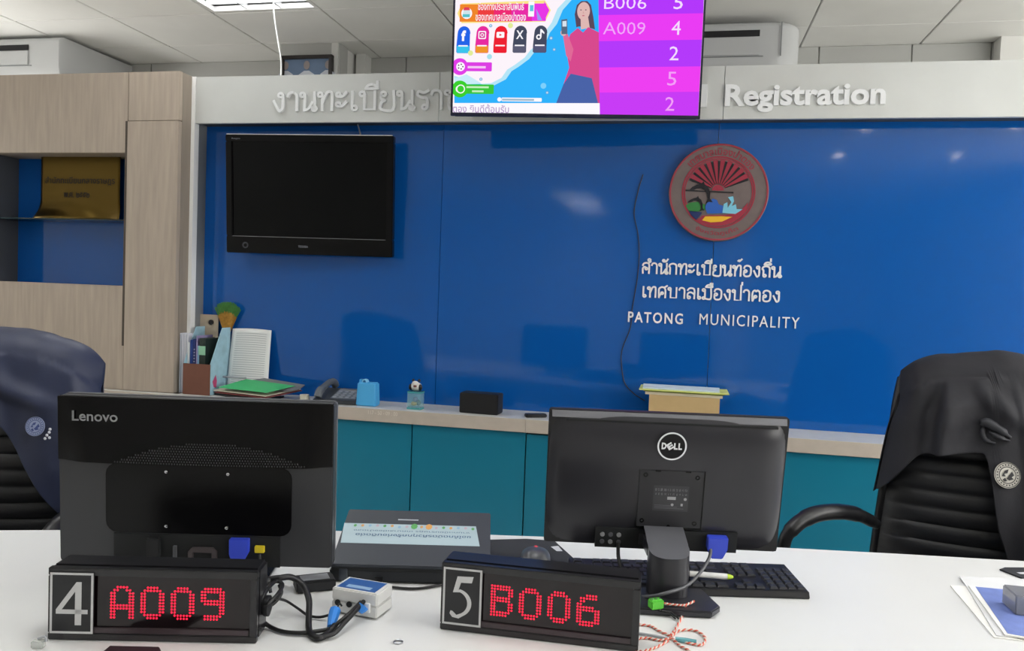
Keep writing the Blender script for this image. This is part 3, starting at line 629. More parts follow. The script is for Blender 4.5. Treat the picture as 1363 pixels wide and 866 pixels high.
# five app plates
for i, (cx, c1, c2) in enumerate([(616, '#2464e8', '#3cc4ec'), (642, '#e82ca0', '#f0962c'), (667, '#ee2233', '#ee2233'), (693.5, '#454a5e', '#5d5d74'), (721, '#454a5e', '#565878')]):
    x, _ = S(cx, 50); w = .026; zb_ = S(cx, 70)[1]; zt_ = S(cx, 34)[1]; zm = S(cx, 60)[1]
    fl.poly([(x-w, zb_+.004), (x-w+.004, zb_), (x+w-.004, zb_), (x+w, zb_+.004), (x+w, zm), (x+w, zt_-.03)]+[(x+w*.1+w*.95*math.cos(t*.35), zt_-.026+.026*math.sin(t*.35)) for t in range(0, 10)]+[(x-w, zm)], _glow(c1, 1))
    fl.rect(x-w+.002, x+w-.002, zb_+.001, zm, _glow(c2, 1)); z = S(cx, 46)[1]
    fl.rect(x-w*.7, x+w*.7, zm-.003, zm+.002, W_)
    if i == 0: fl.text('f', x-.008, x+.010, z-.022, z+.018, W_, off=.05)
    if i == 1:
        fl.poly([(x+a*.015, z+b*.015) for a, b in rrect(-1, 1, -1, 1, .35)], W_); fl.poly([(x+a*.011, z+b*.011) for a, b in rrect(-1, 1, -1, 1, .3)], _glow('#d83a9a', 1)); fl.disc(x, z, .007, W_); fl.disc(x, z, .004, _glow('#d83a9a', 1))
    if i == 2: fl.poly([(x+a*.015, z+b*.011) for a, b in rrect(-1, 1, -1, 1, .3)], W_); fl.poly([(x-.004, z-.005), (x+.006, z), (x-.004, z+.005)], _glow('#ee2233', 1))
    if i == 3: fl.text('X', x-.014, x+.014, z-.016, z+.016, W_, off=.02)
    if i == 4: fl.disc(x-.005, z-.009, .010, W_); fl.disc(x-.005, z-.009, .005, _glow('#454a5e', 1)); fl.rect(x, x+.0055, z-.009, z+.02, W_); fl.poly([(x+.0055, z+.02), (x+.016, z+.008), (x+.016, z+.002), (x+.0055, z+.009)], W_)
# web and phone lozenges
fl.poly([(S(612, 88)[0]+a, S(612, 88)[1]+b) for a, b in rrect(0, .122, -.017, .017, .004)], _glow('#dd3fe4', 1)); fl.disc(*S(611, 88), .032, _glow('#e23fe8', 1), 28); fl.disc(*S(612, 88), .017, W_)
for t in range(5): fl.disc(S(612, 88)[0]+.009*math.cos(t*1.26), S(612, 88)[1]+.009*math.sin(t*1.26), .003, _glow('#5a3a5e', 1), 8)
fl.rect(S(625, 0)[0], S(650, 0)[0], S(0, 90)[1], S(0, 87)[1], _glow('#f6c6f6', 1))
fl.poly([(S(616, 118)[0]+a, S(616, 118)[1]+b) for a, b in rrect(0, .118, -.018, .018, .004)], _glow('#3cc63c', 1)); fl.disc(*S(611, 118), .032, _glow('#3ccf2f', 1), 28); fl.disc(*S(612, 118), .017, W_); fl.disc(*S(612, 118), .013, _glow('#3ccf2f', 1))
fl.text('(', S(609, 0)[0], S(612, 0)[0], S(0, 122)[1], S(0, 114)[1], W_, off=.03)
fl.rect(S(624, 0)[0], S(655, 0)[0], S(0, 116.5)[1], S(0, 114)[1], _glow('#c8f0c0', 1)); fl.rect(S(632, 0)[0], S(648, 0)[0], S(0, 122)[1], S(0, 119.5)[1], _glow('#c8f0c0', 1))
fl.poly([(S(668, 132)[0]+a, S(668, 132)[1]+b) for a, b in rrect(0, .155, -.007, .007, .003)], W_); fl.disc(*S(665, 132), .008, W_); fl.text('f', S(664, 0)[0], S(666.5, 0)[0], S(0, 134.5)[1], S(0, 129.5)[1], CY, off=.03)
fl.rect(S(674, 0)[0], S(718, 0)[0], S(674, 133.5)[1], S(674, 131)[1], _glow('#9fb8cc', 1))
for x, y, r in [(736, 51, .007), (730, 123, .006), (640, 105, .006), (740, 66, .006), (654, 34, .006)]: fl.disc(*S(x, y), r, _glow('#6b9fd8', 1), 14); fl.disc(*S(x, y), r*.6, _glow('#bfe2f5', 1), 12)
for x, y, c in [(626, 70, '#e2ec9a'), (652, 75, '#a8e2ee'), (681, 34, '#e2ec9a')]: fl.disc(*S(x, y), .010, _glow(c, 1), 14)
fl.disc(*S(725, 114), .011, _glow('#7fd0fb', 1), 16)
# woman with a phone
SK = _glow('#dfb8b4', 1); HR = _glow('#5c4a5c', 1)
fl.poly([S(770, 37), S(768, 20), S(771, 8), S(777, 3), S(785, 3), S(790, 8), S(793, 24), S(795, 40), S(788, 38), S(774, 36)], HR)
fl.disc(*S(780, 16), .024, SK, 22, rz=.033); fl.poly([S(776, 24), S(786, 24), S(788, 38), S(776, 40)], SK)
for q in (776.5, 783): fl.disc(*S(q, 14.5), .0032, HR, 10, rz=.0018)
fl.disc(*S(779.7, 22), .005, _glow('#c05a74', 1), 12, rz=.0018); fl.poly([S(779.5, 16), S(780.6, 19), S(778.8, 19)], _glow('#cf9f9a', 1))
fl.poly([S(756, 60), S(762, 46), S(772, 38), S(779, 44), S(786, 37), S(800, 44), S(806, 60), S(806, 137), S(742, 137), S(752, 112), S(760, 90), S(758, 78)], _glow('#d84a8e', 1))
fl.poly([S(742, 137), S(752, 112), S(762, 98), S(790, 104), S(798, 137)], _glow('#4a63a8', 1))
fl.poly([S(751, 40), S(756, 40), S(766, 66), S(762, 82), S(756, 74)], _glow('#e06a98', 1)); fl.disc(*S(753, 44), .012, SK, 14)
fl.poly([S(750, 27), S(758, 26), S(758, 46), S(750, 46)], _glow('#5a6a80', 1)); fl.poly([S(751.5, 29), S(757, 28.5), S(757, 36), S(751.5, 36)], _glow('#d8e4f0', 1))
# queue table
rowc = ['#b338fb', '#ea3cf4', '#b43afb', '#ee3ff2', '#c83cf6']
yb = [-46, 21.5, 55.5, 90, 123, 156]
fl.poly(R4(800, 941, -60, -46), _glow('#7a30d8', 1))
for i in range(5):
    fl.poly([S(800, yb[i+1]), S(941, yb[i+1]-1), S(941, yb[i]-1), S(800, yb[i])], _glow(rowc[i], 1))
fl.poly([S(800, -12.5), S(941, -13.5), S(941, -46), S(800, -46)], _glow('#ea3cf4', 1))
LT = _glow('#f6dcff', 1)
for i, (t, n, y) in enumerate([('', '', -30), ('B006', '5', 6), ('A009', '4', 39), ('', '2', 72), ('', '5', 105), ('', '2', 138)]):
    if t: fl.text(t, S(808, 0)[0], S(864, 0)[0], S(835, y+8)[1], S(835, y-8)[1], LT if i < 2 else _glow('#f2a8fb', 1), off=-.005)
    cx = 907-i*1.2
    if n: fl.text(n, S(cx-6, 0)[0], S(cx+6, 0)[0], S(cx, y+9)[1], S(cx, y-9)[1], LT if i < 4 else _glow('#f4a0f8', 1), off=.0)
fl.poly(R4(601, 800, 137, 155.5), W_)
fl.text('ตอง ยินดีต้อนรับ', S(602.5, 0)[0], S(684, 0)[0], S(640, 151)[1], S(640, 138.5)[1], _glow('#b79ac9', 1), off=.01)
tilt(fl.build('screen_image', tv), TL)
MB().box(-.12, .12, .052, .07, .15, .4).build('mount_plate', M_BLK, tv)
for s_ in (-1, 1): MB().tube([(s_*.06, .061, .38), (s_*.06, .061, CEIL-1.980-.004)], .012, 12).build('ceiling_rod', M_STEEL, tv, smooth=50)
MB().box(-.1, .1, .03, .09, CEIL-1.980-.012, CEIL-1.980-.003).build('ceiling_plate', M_STEEL, tv)

# black wall television on the glass
t2 = thing('wall_television', 'black switched-off television hung on the blue glass at the left', 'television', (-1.609, 3.268, 1.437), math.radians(3.8))
a2 = math.radians(3.8); W2, H2 = .764, .517; b_ = .03; bb = .075
f = MB(); f.box(-W2/2, W2/2, -.004, .03, 0, bb).box(-W2/2, W2/2, -.004, .03, H2-b_, H2).box(-W2/2, -W2/2+b_, -.004, .03, bb, H2-b_).box(W2/2-b_, W2/2, -.004, .03, bb, H2-b_)
tilt(f.build('bezel', M_BLKG, t2, bevel=.003), a2)
tilt(MB().box(-W2/2+b_-.002, W2/2-b_+.002, .004, .01, bb-.002, H2-b_+.002).build('screen', M_SCR, t2), a2)
tilt(MB().box(-W2/2+.02, W2/2-.02, .0305, .052, .03, H2-.02).build('housing', M_BLKM, t2, bevel=.01), a2)
tilt(MB().box(-W2/2+b_, W2/2-b_, -.0052, -.0042, bb-.0018, bb).build('chrome_line', M_STEEL, t2), a2)
tilt(MB().box(-W2/2+.006, W2/2-.006, -.003, .002, H2, H2+.0028).build('lip_highlight', mat('lip_highlight_pale', '#d4d7da', .3), t2), a2)  # pale strip paints the highlight along the television's top edge
fl = Flat(-.0042); LG = mat('logo_grey', '#9aa0a8', .4)
fl.text('TOSHIBA', -.045, .0, .030, .040, mat('logo_dim', '#7c8088', .4), off=.01)
tilt(fl.build('logo', t2), a2)
fl = Flat(-.0042); fl.text('Regza', -W2/2+.03, -W2/2+.07, H2-.022, H2-.014, mat('logo_dim', '#7c8088', .4)); tilt(fl.build('badge', t2), a2)
tilt(MB().ring((-W2/2+.09, .035), .008, .014, -.0048, -.004, 24).build('dial_ring', mat('dial', '#3a3d42', .3), t2), a2)
MB().box(-.15, .15, .052, .078, .12, .38).build('wall_mount', M_STEEL, t2)
tag(MB().tube([at_y(475, 163, 3.33), at_y(478, 172, 3.34), at_y(481, 185, 3.345)], .003, 8, smooth=4).build('power_cable', mat('grey_cable', '#6f7680', .5), smooth=60), 'short grey cable running from the fascia to the top of the black television', 'cable')
# black cable down the glass
cps = [(856, 232), (850, 252), (844, 283), (849, 310), (851, 338), (848, 372), (842, 408), (839, 436), (829, 462), (827, 480), (831, 508), (843, 523), (858, 533)]
tag(MB().tube([at_y(x, y, BLUE_Y-.004) for x, y in cps], .0022, 6, smooth=5).build('black_cable', M_BLK, smooth=60), 'thin black cable hanging down the blue glass beside the white lettering', 'cable')

# ------------------------------------------------------------------ desk
BK = [(-2.3, 1.13), (-1.85, 1.30), (-1.413, 1.446), (-1.15, 1.54), (-.8, 1.655), (-.516, 1.732), (-.284, 1.781), (0, 1.83), (.247, 1.876), (.5, 1.915), (.772, 1.952), (1.1, 1.985), (1.6, 2.02)]
FT = [(1.6, 1.10), (.8, .98), (.2, .86), (-.5, .72), (-1.2, .5), (-1.9, .22), (-2.6, -.06)]
dk = thing('desk', 'long curved white office desk carrying the monitors and number displays', 'desk', (-.3, 1.3, 0))
def DK(pts): return [(x+.3, y-1.3) for x, y in pts]
MB().slab(DK(FT+[(-2.9, .5)]+BK), DESK_Z-.028, DESK_Z).build('desktop', M_DESK, dk, bevel=.002, seg=2)
M_DSIDE = mat('desk_panel', '#c9cac9', .45)
for i, (p, q) in enumerate([((-2.0, .2), (-1.78, 1.2)), ((-.45, .78), (-.5, 1.64)), ((1.42, 1.12), (1.42, 1.95))]):
    d = Vector((q[0]-p[0], q[1]-p[1])).normalized(); n = Vector((-d.y, d.x))*.0125
    MB().slab(DK([(p[0]-n.x, p[1]-n.y), (q[0]-n.x, q[1]-n.y), (q[0]+n.x, q[1]+n.y), (p[0]+n.x, p[1]+n.y)]), 0, DESK_Z-.0285).build('leg_panel', M_DSIDE, dk)
FI = [(x, y+.06) for x, y in FT[:-1]]
MB().slab(DK(FI+[(x, y-.02) for x, y in FI[::-1]]), .08, DESK_Z-.0285).build('modesty_panel', M_DSIDE, dk)

# ------------------------------------------------------------------ LED number displays
FONT = {'A': '..XXXX..|.XX..XX.|XX....XX|XX....XX|XX....XX|XX....XX|XXXXXXXX|XXXXXXXX|XX....XX|XX....XX|XX....XX',
 '0': '..XXXX..|.XXXXXX.|XX....XX|XX....XX|XX....XX|XX....XX|XX....XX|XX....XX|XX....XX|.XXXXXX.|..XXXX..',
 '9': '.XXXXXX.|XXXXXXXX|XX....XX|XX....XX|XXXXXXXX|.XXXXXXX|......XX|......XX|......XX|.XXXXXX.|.XXXXX..',
 'B': 'XXXXXXX.|XXXXXXXX|XX....XX|XX....XX|XXXXXXX.|XXXXXXX.|XX....XX|XX....XX|XX....XX|XXXXXXX.|XXXXXX..',
 '6': '...XXXX.|.XXXXXX.|.XX.....|XX......|XXXXXX..|XXXXXXXX|XX....XX|XX....XX|XX....XX|XXXXXXXX|.XXXXX..'}
M_LED = _glow('#ff1a34', 3.4)
M_ALU = mat('display_frame', '#1d1d20', .3, coat=.3); M_WIN = mat('smoked_window', '#12090c', .12, spec=.6); M_CARD = mat('number_card', '#232427', .35)
M_CW = mat('card_white', '#c9cacb', .45)
def five(x0, z0, w, h):
    # old-style numeral five
    top = [(.30, .98), (1.0, 1.0), (.93, .84), (.44, .82), (.33, .62)]
    o = arc(.28, .36, .66, 78, -60, 14, .33); i = arc(.26, .36, .50, -62, 70, 12, .27)
    P = [(.30, .98), (1.0, 1.0), (.93, .85), (.46, .84), (.36, .66)]+o+[(.40, .0), (.12, .02), (.0, .10), (.04, .17), (.12, .16)]+[(.3, .075)]+i+[(.12, .60)]
    return [(x0+a*w, z0+b*h) for a, b in P]
def four(x0, z0, w, h):
    P = [(.60, 0), (.80, 0), (.80, .25), (1, .25), (1, .36), (.80, .36), (.80, 1), (.68, 1), (0, .36), (0, .26), (.60, .26)]
    H = [(.60, .36), (.17, .36), (.60, .80)]
    return [(x0+a*w, z0+b*h) for a, b in P], [(x0+a*w, z0+b*h) for a, b in H]
def led_display(label, loc, rz, num, txt, x_first, z_top, pitch_x, W=.311, H=.111, D=.058):
    t = thing('number_display', label, 'display', loc, rz)
    x0, x1 = -W/2, W/2
    # cover frame with chamfered front
    MB().box(x0, x1, .010, D, 0, H+.001).build('housing', M_ALU, t, bevel=.004)
    f = MB(); e = .0105
    f.prism([(x0, 0), (x1, 0), (x1, e), (x0, e)], -.001, .0098).prism([(x0, H-.012), (x1, H-.012), (x1, H), (x0, H)], -.001, .0098)
    f.prism([(x0, e), (x0+.006, e), (x0+.006, H-.012), (x0, H-.012)], -.001, .0098).prism([(x1-.011, e), (x1, e), (x1, H-.012), (x1-.011, H-.012)], -.001, .0098)
    f.build('front_frame', M_ALU, t, bevel=.0012)
    MB().box(x0+.006, x1-.011, .0035, .0096, e, H-.012).build('window', M_WIN, t)
    MB().box(x0+.062, x1-.012, -.0005, .0032, e+.001, e+.009).build('inner_ledge', mat('ledge', '#3d3438', .3), t)
    # number card
    cw = .066; c0 = x0+.003; z0, z1 = .010, H-.006
    MB().box(c0, c0+cw, -.0026, -.0013, z0, z1).build('number_card', M_CARD, t)
    f = MB(); b = .0032
    f.prism([(c0+.001, z0+.001), (c0+cw-.001, z0+.001), (c0+cw-.001, z0+.001+b), (c0+.001, z0+.001+b)], -.0031, -.0027).prism([(c0+.001, z1-.001-b), (c0+cw-.001, z1-.001-b), (c0+cw-.001, z1-.001), (c0+.001, z1-.001)], -.0031, -.0027)
    f.prism([(c0+.001, z0+b), (c0+.001+b, z0+b), (c0+.001+b, z1-b), (c0+.001, z1-b)], -.0031, -.0027).prism([(c0+cw-.001-b, z0+b), (c0+cw-.001, z0+b), (c0+cw-.001, z1-b), (c0+cw-.001-b, z1-b)], -.0031, -.0027)
    f.build('card_border', M_CW, t)
    if num == '4':
        P, Hh = four(c0+.010, z0+.014, .047, .066)
        vs = [(a, -.0031, c) for a, c in P+Hh]
        n = MB(); n.prism([P[0], P[1], P[6], P[7], (P[7][0]-.0001, P[7][1]-.002), (P[0][0], P[6][1]-.012)], -.0031, -.0027)
        n.prism([P[8], P[9], (P[3][0], P[9][1]), (P[3][0], P[4][1]), P[8]][:4], -.0031, -.0027)
        n.prism([P[8], (P[8][0]+.0085, P[8][1]), (P[0][0]+.001, P[7][1]-.013), P[7], (P[7][0]-.002, P[7][1])], -.00305, -.0027)
        n.build('numeral', M_CW, t)
    else: MB().prism(five(c0+.013, z0+.012, .038, .070), -.0031, -.0027).build('numeral', M_CW, t)
    pz = .0047
    for k, ch in enumerate(txt):
        mb = MB(); r = .0014
        for j, row in enumerate(FONT[ch].split('|')):
            for i, c in enumerate(row):
                if c == 'X':
                    cx = x0+x_first+(k*10*.98+i)*pitch_x; cz = z_top-j*pz
                    mb.add([(cx+r*math.cos(q*math.pi/4), .0028, cz+r*math.sin(q*math.pi/4)) for q in range(8)]+[(cx+r*math.cos(q*math.pi/4), .0035, cz+r*math.sin(q*math.pi/4)) for q in range(8)], [list(range(8))]+[(q, (q+1) % 8, 8+(q+1) % 8, 8+q) for q in range(8)])
        tag(mb.build('led_character', M_LED, t), None, None, kind='stuff')
    for s_ in (-1, 1): MB().box(s_*.12-.01, s_*.12+.01, .015, .05, -.0005, 0).build('foot_pad', M_BLK, t)
    return t
z4 = DESK_Z+.0006
a = at_z(63.5, 851, DESK_Z); b = at_z(341, 856.5, DESK_Z); rz = math.atan2(b.y-a.y, b.x-a.x); W4 = (b-a).length
ld4 = led_display('black LED number display with a 4 card, showing A009', ((a.x+b.x)/2, (a.y+b.y)/2, z4), rz, '4', ['A', '0', '0', '9'], .295*W4, .111*(1-.265), .0148*W4, W=W4)
a = at_z(585.5, 837, DESK_Z); b = at_z(849, 868.5, DESK_Z); rz5 = math.atan2(b.y-a.y, b.x-a.x); W5 = (b-a).length
ld5 = led_display('black LED number display with a 5 card, showing B006', ((a.x+b.x)/2, (a.y+b.y)/2, z4), rz5, '5', ['B', '0', '0', '6'], .262*W5, .111*(1-.285), .0148*W5, W=W5)
MB().lathe([(.013, 0), (.016, .004), (.016, .010), (.006, .013)], (W4/2, .035, .045), 20, axis='X').build('side_knob', M_BLKM, ld4, smooth=50)

# ------------------------------------------------------------------ left monitor (upright, back towards the viewer)
M_BACKG = mat('monitor_gloss_black', '#08080a', .25, spec=.28); M_BACKM = mat('monitor_reflection_grey', '#38393c', .34)  # satin shell is lightened to put the desk's reflection into its colour
M_VGA = mat('vga_blue', '#3a4fd0', .45); M_YEL = mat('yellow_plug', '#e0c92c', .5); M_CABLE = mat('black_cable_rubber', '#141416', .45)
Wl, Hl = .483, .300; TLT = math.radians(2.8)
lm = thing('monitor', 'wide black monitor seen from the back with its maker name at the upper left', 'monitor', (-.828, 1.272, DESK_Z), math.radians(13.2))
zb_ = .043
def U(u): return -Wl/2+Wl*u
def V(v): return zb_+Hl*v
def T(o): o.rotation_euler = (TLT, 0, 0); return o
SH = rrect(-Wl/2, Wl/2, zb_, zb_+Hl, .006, 3)
T(MB().prism(SH, .004, .024).build('rear_shell', M_BACKM, lm, bevel=.002, smooth=30))
T(MB().prism(rrect(-Wl/2-.001, Wl/2+.001, zb_-.001, zb_+Hl+.001, .007, 3), .0245, .034).build('screen_bezel', mat('bezel_highlight_grey', '#5c5d60', .35), lm, smooth=30))  # lighter grey puts the top edge's highlight into the bezel colour
T(MB().box(-Wl/2+.01, Wl/2-.01, .0345, .0355, zb_+.015, zb_+Hl-.01).build('screen', M_SCR, lm))
def ubul(u, v):       # upper bulge; lower lip bows down in the middle
    vb = .625-.012*math.sin(math.pi*u); vv = vb+(1-vb)*v
    e = min(1, min(u, 1-u)*9); e = e*e*(3-2*e); d = .0035+.013*e*max(0, 1-v)**1.2
    return (U(.002+.996*u), .004-d, V(vv*.998))
g_ = MB().grid(ubul, 40, 14)
g_.add([ubul(i/39, 0) for i in range(40)]+[(ubul(i/39, 0)[0], .0045, ubul(i/39, 0)[2]+.004) for i in range(40)], [(i, i+1, 41+i, 40+i) for i in range(39)])
g_.add([ubul(i/39, 1) for i in range(40)]+[(ubul(i/39, 1)[0], .012, ubul(i/39, 1)[2]) for i in range(40)], [(i, i+1, 41+i, 40+i) for i in range(39)])
T(g_.build('upper_cover', M_BACKG, lm, smooth=35, fix=True))
mb = MB()
for j in range(10):
    for i in range(-38, 39):
        u = .56+i*.0098+(j % 2)*.0049; v = .03+j*.038
        lim = .36*(1-((u-.56)/.36)**2)
        if v < lim and 0.2 < u < .95:
            x, y, z = ubul(u, v); mb.box(x-.0009, x+.0009, y-.0006, y+.001, z-.0012, z+.0012)
tag(T(mb.build('vent_holes', mat('vent_shade', '#3a3a3e', .4), lm)), None, None, kind='stuff')
T(MB().prism(rrect(U(.17), U(.85), V(.19), V(.607), .02, 4), .0026, .0039).build('unreflecting_centre', M_BACKG, lm, bevel=.0012, smooth=30))  # dark patch paints the shell's middle, where no reflection falls
T(flat_text(MB(), 'Lenovo', U(.058), U(.222), V(.857), V(.918), ubul(.14, .66)[1]-.0012, off=.018).build('maker_name', M_STEEL, lm))
for u, v in [(.392, .565), (.617, .562), (.392, .235), (.613, .235)]:
    T(MB().lathe([(.0028, 0), (.0028, -.002), (.0015, -.0028)], (U(u), .0018, V(v)), 14, axis='Y').build('screw', M_CHROME, lm, smooth=40))
T(MB().prism([(U(.2), V(0)), (U(.81), V(0)), (U(.81), V(.185)), (U(.2), V(.185))], .0012, .0038).build('port_bay', M_DARK, lm))
f = MB(); f.prism([(U(.475), V(0)), (U(.475), V(.09)), (U(.49), V(.115)), (U(.565), V(.115)), (U(.58), V(.09)), (U(.58), V(0)), (U(.562), V(0)), (U(.562), V(.085)), (U(.493), V(.085)), (U(.493), V(0))], -.004, .001)
T(f.build('stand_bracket', mat('bracket_grey', '#4a4345', .4), lm))
T(MB().prism([(U(.63), V(.09)), (U(.64), V(.04)), (U(.68), V(.04)), (U(.70), V(.10)), (U(.70), V(.18)), (U(.63), V(.18))], -.012, .001).build('vga_plug', M_VGA, lm, bevel=.001))
T(MB().box(U(.72), U(.755), -.006, .001, V(.095), V(.135)).build('yellow_plug', M_YEL, lm, bevel=.0008))
T(MB().box(U(.325), U(.375), -.008, .001, V(.05), V(.17)).build('power_plug', M_BLKM, lm, bevel=.002))
T(MB().box(U(.42), U(.432), -.004, .001, V(.0), V(.12)).build('cable_clip', mat('clip_grey', '#55565a', .4), lm))
for pts in ([(.35, .05), (.34, -.02), (.38, -.10), (.46, -.12)], [(.66, .04), (.66, -.03), (.7, -.09), (.78, -.12)], [(.74, .09), (.75, .02), (.74, -.05), (.70, -.12)], [(.70, .05), (.73, .0), (.78, -.02), (.80, -.10)]):
    T(MB().tube([(U(u), -.008-.01*i, max(.006, V(v))) for i, (u, v) in enumerate(pts)], .0028, 8, smooth=5).build('cable', M_CABLE, lm, smooth=60))
MB().box(-.035, .035, .03, .05, .0075, .17).build('stand_neck', M_BACKM, lm, bevel=.004)
MB().slab([(-.12, -.02), (.12, -.02), (.11, .16), (-.11, .16)], .0004, .0075).build('stand_base', M_BACKG, lm, bevel=.002)

# ------------------------------------------------------------------ right monitor
Wd, Hd2 = .453, .270; TD = math.radians(8.8)
dl = thing('monitor', 'black monitor seen from the back with a chrome ring badge, on the right desk', 'monitor', (-.016, 1.571, DESK_Z), math.radians(10.1))
zd = .064
def Ud(u): return -Wd/2+Wd*u
def Vd(v): return zd+Hd2*v
def T2(o): o.rotation_euler = (TD, 0, 0); return o
M_DB = mat('dark_grey_plastic', '#2c2c31', .30); M_DBL = mat('bright_grey_plastic', '#5c5d62', .32)
def dback(u, v):
    s = abs(2*u-1); t = abs(2*v-1); q = (s**12+t**5)
    return (Ud(u), -.0+.02*min(1, q**1.1) - .004*(1-s*s)*(1-t*t), Vd(v))
def cs(k): return .5-.5*math.cos(math.pi*k)
g_ = MB().grid(lambda a, b: dback(cs(a), cs(b)), 46, 30); n0 = len(g_.v)
T2(g_.build('rear_shell', M_DB, dl, smooth=60, fix=False))
T2(MB().prism(rrect(-Wd/2-.001, Wd/2+.001, zd-.001, zd+Hd2+.001, .006, 3), .0185, .032).build('screen_bezel', M_BLK, dl, bevel=.0015, smooth=30))
T2(MB().box(-Wd/2+.012, Wd/2-.012, .0323, .0335, zd+.015, zd+Hd2-.012).build('screen', M_SCR, dl))
T2(MB().prism([(Ud(.07), Vd(.935)), (Ud(.95), Vd(.932)), (Ud(.95), Vd(.946)), (Ud(.07), Vd(.950))], .0072, .014).build('vent_slot', M_DARK, dl))
T2(MB().add([(Ud(.012), .0115, Vd(.955)), (Ud(.988), .0115, Vd(.955)), (Ud(.99), .0184, Vd(.998)), (Ud(.01), .0184, Vd(.998))], [(0, 1, 2, 3)]).build('edge_highlight', mat('edge_highlight_grey', '#77787e', .25, metal=.3), dl))  # lighter strip paints the ceiling light's highlight on the upper rim
cx, cz = Ud(.512), Vd(.795)
T2(MB().lathe([(.0245, -.003), (.0245, -.0052), (.0, -.0052)], (cx, 0, cz), 40, axis='Y', cap=False).build('badge_disc', M_BLKG, dl, smooth=40))
T2(MB().ring((cx, cz), .0245, .0275, -.0062, -.003, 56).build('badge_ring', M_CHROME, dl, smooth=40))
LM = mat('badge_letter', '#dfe1e4', .3)
for b_, x0, x1, dz, ro in (('D', -.0195, -.0105, 0, 0), ('L', .0035, .0105, 0, 0), ('L', .0118, .0188, 0, 0)):
    T2(flat_text(MB(), b_, cx+x0, cx+x1, cz-.0065, cz+.0065, -.0058, off=.05).build('badge_letter', LM, dl))
vs, fs = fit_text('E', -.0058, .0058, -.0062, .0062, off=.05); c_, s_ = math.cos(.6), math.sin(.6)
T2(MB().add([(cx-.0036+x*c_-z*s_, -.0058, cz+x*s_+z*c_) for x, z in vs], fs).build('badge_letter', LM, dl))
f = MB()
x0, x1, z0, z1 = Ud(.385), Ud(.655), Vd(.19), Vd(.615)
T2(MB().box(x0, x1, -.0053, -.003, z0, z1).build('vesa_cover', mat('vesa_grey', '#28282c', .4), dl, bevel=.0008))
T2(f.box(x1+.0003, x1+.0022, -.0056, -.003, z0-.002, z1).box(x0, x1+.0003, -.0056, -.003, z0-.0022, z0-.0003).build('cover_gap', M_BLKG, dl))
for a, b in [(x0+.012, z1-.010), (x1-.012, z1-.012), (x0+.010, z0+.012), (x1-.012, z0+.010)]:
    T2(MB().ring((a, b), .002, .0045, -.0058, -.0051, 20).build('screw_hole', M_BLKG, dl))
T2(MB().box(x0+.03, x0+.04, -.0056, -.004, z1-.003, z1-.0005).build('cover_catch', M_BLKG, dl)); T2(MB().box(x1-.035, x1-.025, -.0056, -.004, z1-.003, z1-.0005).build('cover_catch', M_BLKG, dl))
T2(MB().lathe([(.0035, -.0056), (.0035, -.004)], ((x0+x1)/2, 0, z0+.002), 14, axis='Y').build('lock_screw', M_BLKG, dl))
# rating label
fl = Flat(-.0053, .00015); LB = mat('label_grey', '#3c3c40', .4); LI = mat('label_print', '#a9aaad', .4)
lx, lz, lw, lh = Ud(.455), Vd(.325), .062, .048
fl.rect(lx-.003, lx+lw+.002, lz-.003, lz+lh, LB)
rnd = random.Random(3)
x = lx
while x < lx+lw-.004:
    w = rnd.choice([.002, .003, .004, .005]); fl.rect(x, x+w, lz+lh-.011, lz+lh-.006, LI, top=False); fl.rect(x+.001, x+.001+w*.8, lz+lh-.019, lz+lh-.015, LI, top=False); x += w+.0022
fl.rect(lx+.024, lx+.040, lz+.020, lz+.026, LI); fl.disc(lx+.034, lz+.010, .0028, LI, 10); fl.disc(lx+.058, lz+.022, .003, LI, 10); fl.rect(lx+.050, lx+.054, lz+.008, lz+.013, LI)
for k in range(3): fl.rect(lx, lx+lw*(.9-.2*k), lz+.002+k*.003, lz+.003+k*.003, mat('label_print_dim', '#66676b', .4), top=False)
T2(fl.build('rating_label', dl))
T2(MB().box(Ud(.215), Ud(.815), -.0042, .012, Vd(.015), Vd(.165)).build('port_bay', M_DARK, dl))
for k, (u, v) in enumerate([(.245, .115), (.28, .115), (.315, .115), (.245, .06), (.28, .06), (.315, .06)]):
    T2(MB().lathe([(.0045, -.0042), (.0045, -.006), (.003, -.006)], (Ud(u), 0, Vd(v)), 14, axis='Y').build('audio_socket', mat('socket_%d' % (k % 2), ['#8c8d90', '#5a5a60'][k % 2], .4), dl))
T2(MB().box(Ud(.40), Ud(.49), -.0056, -.003, Vd(.05), Vd(.13)).build('display_socket', mat('socket_dark', '#2c2c30', .4), dl))
T2(MB().prism([(Ud(.685), Vd(.15)), (Ud(.77), Vd(.15)), (Ud(.77), Vd(.06)), (Ud(.752), Vd(-.01)), (Ud(.705), Vd(-.01)), (Ud(.685), Vd(.06))], -.020, -.004).build('vga_plug', M_VGA, dl, bevel=.0015))
